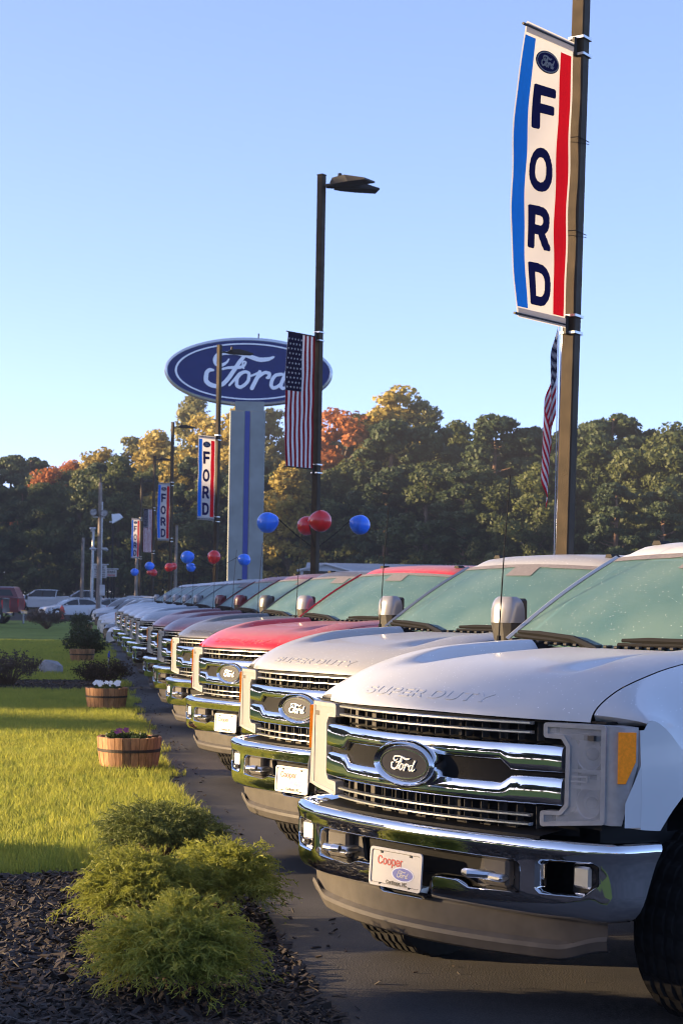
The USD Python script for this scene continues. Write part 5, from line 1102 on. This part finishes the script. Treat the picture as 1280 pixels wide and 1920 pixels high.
# ------------------------------------------------------------------ cars built from lofted stations: x across, y from nose to tail
CARS = {
 'saloon': dict(L=4.75, W=1.80, deck=[(0, .60), (.12, .72), (.55, .80), (1.25, .92), (3.75, .98), (4.45, .97), (4.68, .86), (4.75, .70)], roof=[(1.25, .92), (2.05, 1.36), (2.5, 1.44), (3.1, 1.43), (3.45, 1.36), (3.95, .99)], wheels=(.9, 3.75), r=.33),
 'wagon': dict(L=4.7, W=1.86, deck=[(0, .66), (.10, .82), (.5, .93), (1.15, 1.04), (3.9, 1.10), (4.5, 1.10), (4.65, 1.0), (4.7, .8)], roof=[(1.15, 1.04), (1.85, 1.55), (2.3, 1.66), (3.4, 1.67), (4.2, 1.58), (4.6, 1.12)], wheels=(.9, 3.7), r=.36),
}
def make_car(name, label, kind, body, loc, rz, group=None, category='car'):
    c = CARS[kind]; t = thing(name, label, category, loc, rz, group); P = PAINTS[body]; L, Wd = c['L'], c['W'] / 2
    ys = np.unique(np.r_[np.linspace(0, L, 34), [a for a, _ in c['deck']]]); zd = Pch(*zip(*c['deck']))(ys)
    wid = Wd * (1 - .16 * np.clip(1 - ys / .7, 0, 1) ** 2 - .12 * np.clip(1 - (L - ys) / .6, 0, 1) ** 2)
    zb = np.full_like(ys, .24); r = c['r']
    for yw in c['wheels']:
        q = np.abs(ys - yw); zb = np.where(q < r * 1.15, np.maximum(zb, r + np.sqrt(np.maximum((r * 1.15) ** 2 - q ** 2, 0)) * .95), zb)
    zb = np.minimum(zb, zd - .12)
    ang = [(1.0, 0), (1.01, .3), (1.0, .6), (.985, .82), (.93, .95), (.80, 1.0), (.45, 1.02), (0, 1.03)]; prof = ang + [(-a, b) for a, b in ang[-2::-1]]
    G = np.stack([np.stack([wid[i] * np.array([a for a, _ in prof]), np.full(len(prof), ys[i]), zb[i] + (zd[i] - zb[i]) * np.array([b for _, b in prof])], 1) for i in range(len(ys))])
    part('body', cat([grid(G, flip=False), grid(np.stack([G[0], G[0] * [0, 1, 0] + [0, .02, .4]])), grid(np.stack([G[-1], G[-1] * [0, 1, 0] + [0, -.02, .4]]), flip=True), bx((0, L / 2, .38), (Wd * 1.5, L * .9, .2))]), P, t, 40)
    yr = np.linspace(c['roof'][0][0], c['roof'][-1][0], 16); zr = Pch(*zip(*c['roof']))(yr); zbelt = Pch(*zip(*c['deck']))(yr)
    hR = (zr - zbelt) / (zr - zbelt).max()
    Gr = np.stack([np.stack([Wd * np.array([.93, .93 - .20 * hR[i], .90 - .22 * hR[i], .55, 0, -.55, -(.90 - .22 * hR[i]), -(.93 - .20 * hR[i]), -.93]), np.full(9, yr[i]), zbelt[i] + (zr[i] - zbelt[i]) * np.array([0, .86, .97, 1.0, 1.01, 1.0, .97, .86, 0]) - .01], 1) for i in range(16)])
    part('greenhouse', grid(Gr), MAT['glassdark'], t, True)
    ys2, zs = [], []
    top = Gr[4:13, 2:7] + [0, 0, .012]; part('roof', grid(top), P, t, True)
    for s, k in ((1, 0), (-1, 8)):
        e = Gr[:, k]; part('pillar', cat([tube([Gr[i, 1 if s > 0 else 7] + [0, 0, .01] for i in range(16)], .035, 6), tube([Gr[7, k], Gr[7, 1 if s > 0 else 7]], .04, 6)]), P, t)
        part('head_lamp', hull([(s * Wd * .86, .10, zd[2] - .06), (s * Wd * .55, .04, zd[2] - .08), (s * Wd * .95, .42, zd[4] - .03), (s * Wd * .86, .06, zd[2] - .20), (s * Wd * .97, .35, zd[2] - .12), (s * Wd * .55, .03, zd[2] - .16)]), MAT['lampshell'], t)
        part('tail_lamp', bx((s * Wd * .80, L - .06, .82), (.34, .16, .17), 0, .04), MAT['red'], t)
        part('mirror', bx((s * (Wd + .07), 1.55, zd[9] + .06), (.18, .10, .13), 0, .04), P, t)
    part('grille', bx((0, .02, .52), (Wd * 1.1, .06, .16), 0, .02), MAT['black'], t); part('number_plate', bx((0, L + .01, .62), (.34, .03, .15)), MAT['white'], t)
    wz = r
    for s in (-1, 1):
        for yw in c['wheels']:
            w_ = part('wheel', lathe([(.0, -.10), (r * .62, -.10), (r * .95, -.10), (r, -.06), (r, .06), (r * .95, .10), (r * .62, .10), (.0, .10)], 28, 'x').apply_translation([s * (Wd - .11), yw, wz]), MAT['rubber'], t, 40)
            part('rim', lathe([(0, .0), (r * .2, .015), (r * .6, .0), (r * .64, -.02), (0, -.02)], 20, 'x').apply_transform(np.diag([s, 1, 1, 1])).apply_translation([s * (Wd - .0), yw, wz]), MAT['steel'], w_)
    return t
make_car('parked_car', 'pale silver saloon first after the row of pickups', 'saloon', 'white', row(45.5), TH)
sal = make_car('parked_car', 'dark saloon squeezed between two white cars at the far end of the row', 'saloon', 'black', row(51.5), TH)
wag = make_car('parked_car', 'white estate car with a high roof near the far end of the row', 'wagon', 'white', row(58.0), TH)
dup(wag, 'second white estate car near the far end of the row', row(66.0), TH)
make_car('parked_car', 'dark estate car with a black roof behind the white ones', 'wagon', 'black', row(76.0), TH)
dup(wag, 'last white car of the row, next to the utility pole', row(92.0), TH)
# the far lot on the left
make_car('parked_car', 'white saloon seen from behind on the far lot', 'saloon', 'white', (*at(78, 1150, 124.0)[:2], 0), -62)
make_car('parked_car', 'charcoal saloon right of the white saloon on the far lot', 'saloon', 'silver', (*at(142, 1150, 128.0)[:2], 0), -55)
dup(whi, 'white crew cab pickup crossing behind the two saloons', (*at(100, 1150, 152.0)[:2], 0), -86)
make_pickup('pickup_truck', 'maroon pickup with a cargo cap cut by the left edge', 'maroon', (at(46, 1165, 96.5)[0] - 6.42, 96.5, 0), -90, detail=0, plate=False)
tc = thing('cargo_cap', 'maroon cargo cap with dark windows on the pickup at the left edge', 'truck cap', (at(46, 1165, 96.5)[0] - 6.42, 96.5, 0), -90)
part('shell', hull([(s * a_, y_, z_) for s in (-1, 1) for a_, y_, z_ in ((.97, 4.2, 1.47), (.97, 6.22, 1.47), (.80, 4.2, 2.02), (.80, 5.95, 2.02), (.6, 4.2, 2.07), (.6, 5.9, 2.07))]), PAINTS['maroon'], tc)
for s in (-1, 1): part('window', prism(Polygon([(4.4, 1.56), (5.95, 1.56), (5.75, 1.92), (4.4, 1.92)]), -.006, .006, 'x').apply_transform(trimesh.transformations.rotation_matrix(s * -.30, [0, 1, 0], [0, 0, 1.56])).apply_translation([s * .948, 0, 0]), MAT['glassdark'], tc)
make_pickup('pickup_truck', 'black pickup in front of the maroon one at the left edge', 'black', (at(18, 1170, 86.0)[0] - 6.42, 86.0, 0), -90, detail=0, plate=False)
dup(whi, 'white pickup tail peeking out behind the maroon one', (*at(20, 1150, 150.0)[:2], 0), -90)
dup(wag, 'white van-like car half hidden behind the utility pole', (*at(196, 1140, 150.0)[:2], 0), -70)
t = thing('fire_hydrant', 'red fire hydrant on the verge beside the charcoal saloon', 'hydrant', (*at(116, 1161, 117.0)[:2], 0))
part('barrel', lathe([(0, 0), (.17, 0), (.17, .06), (.12, .08), (.12, .62), (.16, .66), (.15, .75), (.08, .86), (0, .90)], 18), MAT['hydrant'] if MAT.setdefault('hydrant', plain('hydrant_red', (.42, .04, .02), .5)) else None, t, 40)
part('outlet', cat([lathe([(0, -.2), (.06, -.2), (.07, 0), (.06, .2), (0, .2)], 12, 'x').apply_translation([0, 0, .5])]), MAT['hydrant'], t); part('bonnet_nut', lathe([(0, .88), (.04, .88), (.04, .95), (0, .95)], 6), MAT['hydrant'], t)
# vehicles parked across the lawn, left of the picture: the chrome mirrors them and they shade the near lawn
MIR = 'vehicles parked across the lawn, mirrored in the chrome'
dup(whi, 'white pickup across the lawn, seen only in the chrome reflections', (-11.0, 10.6, 0), 92, MIR)
dup(mar, 'maroon pickup across the lawn, seen only in the chrome reflections', (-16.0, 4.5, 0), 88, MIR)
dup(sal, 'dark saloon across the lawn, seen only in the chrome reflections', (-24, -8, 0), 80, MIR)
dup(wag, 'white estate car across the lawn, seen only in the chrome reflections', (-30, 4, 0), 100, MIR)

# trees beyond the left of the frame: (x, y, height, kind); a gap lets the low sun through to the nearer trucks
OFF = []
ro = np.random.default_rng(99)
for y_ in np.arange(-70.5, 250, 6.0):
    x_ = -70 + ro.uniform(-3, 3); gap = 3.0 < y_ < 22.5
    if gap: continue
    h = 20 + ro.uniform(-2, 3)
    if 22 < y_ < 50: h = 21 + ro.uniform(-.5, 2)
    if 50 < y_ < 72: h = 15.5 + ro.uniform(-1, 1.5)
    if y_ > 90: h = float(np.interp(y_, [90, 140, 200], [20, 23.5, 20])) + ro.uniform(-2.5, 2.0)
    if y_ > 214: continue
    OFF.append((x_, y_, h, ['green', 'pine', 'green', 'pine'][int(ro.integers(0, 4))]))
for y_ in np.arange(-70, 250, 7.0):
    if 0 < y_ < 25: continue
    if y_ > 96: continue
    OFF.append((-80 + ro.uniform(-3, 3), y_ + 2, 19 + ro.uniform(-2, 2) if not 48 < y_ < 74 else 13.5, 'pine' if ro.uniform() < .5 else 'green'))
for x_ in np.arange(-64, 75, 7.0):
    OFF.append((x_, -75 + ro.uniform(-6, 6), 15 + ro.uniform(-2, 4), ['green', 'pine', 'orange', 'yellow'][int(ro.integers(0, 4))]))

HAZE = .00027
# ------------------------------------------------------------------ trees
MAT['bark'] = plain('bark', (.10, .075, .055), .9, 0, .35, 4, .4); MAT['pinebark'] = plain('pine_bark', (.16, .095, .06), .9, 0, .35, 4, .4)
TREEMAT = dict(
    pine=leaf_mat('pine_needles', [(0, (.036, .058, .022)), (.6, (.085, .11, .038)), (1, (.19, .19, .058))], .6, .35),
    green=leaf_mat('oak_leaves', [(0, (.055, .075, .022)), (.5, (.13, .145, .040)), (1, (.27, .24, .06))], .6, .42),
    yellow=leaf_mat('yellow_leaves', [(0, (.26, .20, .04)), (.5, (.50, .385, .08)), (1, (.70, .57, .15))], .6, .35),
    orange=leaf_mat('orange_leaves', [(0, (.32, .11, .025)), (.5, (.58, .23, .045)), (1, (.72, .36, .07))], .6, .35),
    pale=leaf_mat('thin_pale_leaves', [(0, (.13, .13, .04)), (.5, (.27, .24, .07)), (1, (.42, .35, .11))], .6, .3),
)
def make_tree(kind, seed, label, loc, scale, group, nclump=60, per=150, leaf=.30):
    """Unit tree about 10 m tall; scale stretches it."""
    r = np.random.default_rng(seed); t = thing(kind + '_tree', label, 'tree', loc, 0, group, scale=scale)
    if kind == 'pine':
        tr = np.array([(0, 0, -.2), (.05, 0, 3), (-.05, .05, 6.5), (.05, 0, 9.4)]) + r.normal(0, .06, (4, 3)); tr[0] = (0, 0, -.2)
        outs = []; limbs, pts = [tube(tr, [.24, .19, .12, .03], 8)], []
        for k in range(nclump):
            q = r.uniform(.30, 1.0); zz = 9.6 * q; rad = (1.0 - q) ** .55 * 2.3 * r.uniform(.45, 1.1) + .25; a = r.uniform(0, 6.28)
            c = np.array([math.cos(a) * rad, math.sin(a) * rad, zz + .12 * rad]); base = np.array([0, 0, zz - .25 * rad])
            if k % 3 == 0: limbs.append(tube([base, (base + c) / 2 + [0, 0, -.05], c], [.05, .035, .015], 5))
            d = r.normal(0, 1, (per, 3)); d /= np.linalg.norm(d, axis=1, keepdims=True); s_ = r.uniform(.5, 1.0)
            pts.append(c + d * (r.uniform(.1, 1, per) ** .5)[:, None] * [.62 * s_, .62 * s_, .34 * s_]); outs.append(d + c * [.18, .18, 0])
    else:
        h0 = r.uniform(2.2, 3.0); tr = np.array([(0, 0, -.2), (.05, .02, h0), (.1, -.05, 5.5), (0, .05, 8.6)]) + r.normal(0, .08, (4, 3)); tr[0] = (0, 0, -.2)
        outs = []; limbs, pts = [tube(tr, [.22, .17, .10, .03], 8)], []
        wide = {'green': 2.5, 'yellow': 1.9, 'orange': 2.3, 'pale': 1.9}[kind]; thin = kind == 'pale'
        for k in range(nclump):
            q = r.uniform(.16, 1.0); zz = 9.7 * q; env = math.sin(min(1, (1.04 - q) * 1.75) * math.pi / 2) * min(1, .45 + q * 1.6)
            rad = env * wide * r.uniform(.35, 1.05); a = r.uniform(0, 6.28); c = np.array([math.cos(a) * rad, math.sin(a) * rad, zz])
            if k % 3 == 0: limbs.append(tube([(0, 0, max(1.8, zz - rad * .9)), (c * [.6, .6, 0]) + [0, 0, zz - rad * .25], c], [.06, .04, .012], 5))
            d = r.normal(0, 1, (per, 3)); d /= np.linalg.norm(d, axis=1, keepdims=True); s_ = r.uniform(.45, 1.0) * (.8 if thin else 1)
            pts.append(c + d * (r.uniform(.05, 1, per) ** .45)[:, None] * np.array([.85, .85, .62]) * s_); outs.append(d + c * [.18, .18, 0])
    part('trunk', cat(limbs), MAT['pinebark' if kind == 'pine' else 'bark'], t)
    part('crown', leaf_quads(r, np.vstack(pts), leaf, np.vstack(outs)), TREEMAT[kind], t)
    return t
PROTO, NEXT = {}, {}
SPEC = dict(pine=(4, 90, 190, .24), green=(3, 80, 190, .25), yellow=(2, 75, 180, .24), orange=(2, 80, 180, .24), pale=(2, 60, 110, .21))
def tree(kind, label, x_, y_, h, wid=1.0, group=None, rz=None):
    n = NEXT.get(kind, 0); NEXT[kind] = n + 1; v, nc, per, lf = SPEC[kind]; s = (h / 9.8 * wid, h / 9.8 * wid, h / 9.8); k = (kind, n % v)
    if k not in PROTO:
        PROTO[k] = make_tree(kind, 40 + 7 * n + len(kind), label, (x_, y_, 0), s, group, nc, per, lf); return PROTO[k]
    o = dup(PROTO[k], label, (x_, y_, 0), (n * 77) % 360 if rz is None else rz, None, s); o.SetCustomDataByKey('group', group or ''); 
    return o
def tree_px(kind, label, px, top, Y, wid=1.0, group=None):
    p = at(px, top, Y); return tree(kind, label, p[0], Y, p[2], wid, group)
# those that stand out of the forest edge, left to right
tree_px('pine', 'dark pine at the far left edge of the skyline', 22, 853, 214, 1.0)
tree_px('pine', 'dark flat-topped pine second from the left edge of the skyline', 58, 856, 222, 1.1)
tree_px('orange', 'low orange tree at the left, next to the dark pines', 88, 874, 206, 1.0)
tree_px('orange', 'orange-red tree between the pines and the golden round tree', 132, 868, 210, 1.15)
tree_px('yellow', 'golden round tree on the left part of the skyline', 184, 838, 204, 1.1)
tree_px('pale', 'thin pale-leaved tree left of the lamp poles', 246, 820, 204, 1.0)
tree_px('yellow', 'yellow tree behind the distant lamp poles', 290, 812, 202, 1.15)
tree_px('pale', 'tall thin-crowned tree under the left end of the oval sign', 362, 742, 198, 1.0)
tree_px('yellow', 'broad golden tree behind the tricolour banner by the pillar', 395, 776, 194, 1.2)
tree_px('yellow', 'golden tree right behind the pale pillar', 455, 770, 192, 1.1)
tree_px('pale', 'thin pale tree just right of the pillar, behind the flag banner', 512, 768, 192, .9)
tree_px('pine', 'pine top showing between the flag banner and the orange tree', 585, 790, 190, .9)
tree_px('orange', 'tall orange tree right of the twin-headed lamp pole', 645, 766, 182, 1.15)
tree_px('pine', 'narrow dark pine between the orange and the tall yellow tree', 678, 776, 186, .75)
tree_px('yellow', 'tallest pale yellow tree crowning the middle of the skyline', 735, 724, 184, 1.25)
tree_px('pale', 'thin yellow shoulder tree right of the tallest yellow one', 790, 752, 184, 1.0)
tree_px('pine', 'broad dark pine in front of the tallest yellow tree', 735, 788, 166, 1.15)
tree_px('pine', 'dark pine right of the broad one, middle of the forest', 812, 792, 166, 1.0)
tree_px('green', 'dull green tree with a reddish tinge between two pines', 852, 800, 170, .9)
tree_px('pine', 'tall pine whose top is lit, left of the limp flag', 930, 782, 162, 1.15)
tree_px('pine', 'pine next to the limp flag', 990, 800, 162, 1.0)
tree_px('pine', 'pine half hidden by the big lamp pole', 1062, 808, 160, .9)
tree_px('pine', 'rounded tall pine right of the big lamp pole', 1150, 774, 158, 1.15)
tree_px('pine', 'pine second right of the big lamp pole', 1110, 796, 160, .9)
tree_px('pine', 'pine between the rounded tall one and the right edge', 1212, 806, 158, 1.0)
tree_px('green', 'yellow-green tree at the right edge of the skyline', 1268, 800, 154, 1.1)
FG = 'shaded trees along the foot of the forest'
# sunlit yellow-green trees before the pines at the right, and the lower tier all along
tree_px('green', 'sunlit yellow-green tree just right of the big lamp pole', 1120, 842, 146, 1.15)
tree_px('green', 'sunlit yellow-green tree below the rounded tall pine', 1185, 852, 144, 1.1)
tree_px('green', 'sunlit yellow-green tree at the right border', 1250, 838, 143, 1.1)
tree_px('pine', 'younger pine in front of the right part of the forest', 1155, 905, 138, 1.2)
tree_px('pine', 'younger pine at the right border, lower tier', 1240, 912, 138, 1.2)
rt = np.random.default_rng(77)
for px in np.arange(-30, 1330, 36):
    Y = np.interp(px, [0, 400, 700, 1300], [196, 184, 164, 140]) + rt.uniform(-6, 4)
    k = rt.choice(['green', 'pine', 'green', 'pine', 'pale'], p=[.38, .27, .2, .1, .05]) if px > 560 else rt.choice(['green', 'green', 'yellow', 'pine', 'pale'], p=[.40, .15, .20, .10, .15])
    lab = {'green': 'shaded dull green tree in the lower tier of the forest edge', 'pine': 'shaded young pine in the lower tier of the forest edge', 'yellow': 'small yellowing tree in the lower tier of the forest edge', 'pale': 'thin pale young tree in the lower tier of the forest edge'}[k]
    tree_px(k, lab, px, np.interp(px, [0, 300, 620, 700, 1300], [905, 868, 868, 880, 895]) + rt.uniform(-16, 22), Y, rt.uniform(1.0, 1.25), f'{k} trees of the lower tier')
for px in np.arange(-20, 1330, 50):
    Y = np.interp(px, [0, 400, 700, 1300], [205, 196, 180, 160]) + rt.uniform(2, 10); k = 'pine' if px > 700 or px < 60 else 'green'
    tree_px(k, {'pine': 'dark pine filling the depth of the forest', 'green': 'tall dull green tree filling the depth of the forest'}[k], px, np.interp(px, [0, 150, 300, 620, 700, 1300], [885, 880, 838, 838, 830, 830]) + rt.uniform(-10, 18), Y, 1.15, f'{k} trees in the depth of the forest')
# underwood: one mass nobody could count
UP = []
for k in range(2600):
    px = rt.uniform(-60, 1350); Y = np.interp(px, [0, 400, 700, 1300], [196, 184, 164, 142]) + rt.uniform(-9, 22); UP.append((at(px, 1100, Y)[0], Y, rt.uniform(0, 1) ** 1.5 * 5.5))
UP = np.array(UP); dd = rt.normal(0, 1, (len(UP), 22, 3)); pts = (UP[:, None] + dd * [.8, .8, .55]).reshape(-1, 3); pts = pts[pts[:, 2] > 0]
solo('underwood', leaf_quads(rt, pts, .42), TREEMAT['green'], 'dark undergrowth along the foot of the forest', 'undergrowth', kind='stuff')
# the wood across the lawn, beyond the left of the frame: mirrored in the chrome, and its shade falls over lawn and trucks
OG = 'trees of the wood across the lawn, seen only in the chrome reflections'
for k, (x_, y_, h, kind) in enumerate([(x0, y0, h0, k0) for x0, y0, h0, k0 in OFF]):
    tree(kind, f'{"dark pine" if kind == "pine" else kind + "-leaved tree"} of the wood across the lawn, mirrored in the chrome', x_, y_, h, 1.2, OG + f' ({kind})')

# ------------------------------------------------------------------ thin morning haze
HZ = M('haze', {'v': ('principled_volume', {'color': (.86, .90, .96), 'density': HAZE, 'anisotropy': .25})}, [], surface=None, volume='v.volume')
solo('haze', trimesh.creation.box((3100, 3100, 45)).apply_translation((0, 0, 21.3)), HZ, 'thin pale morning haze between the camera and the far forest', 'haze', kind='stuff')
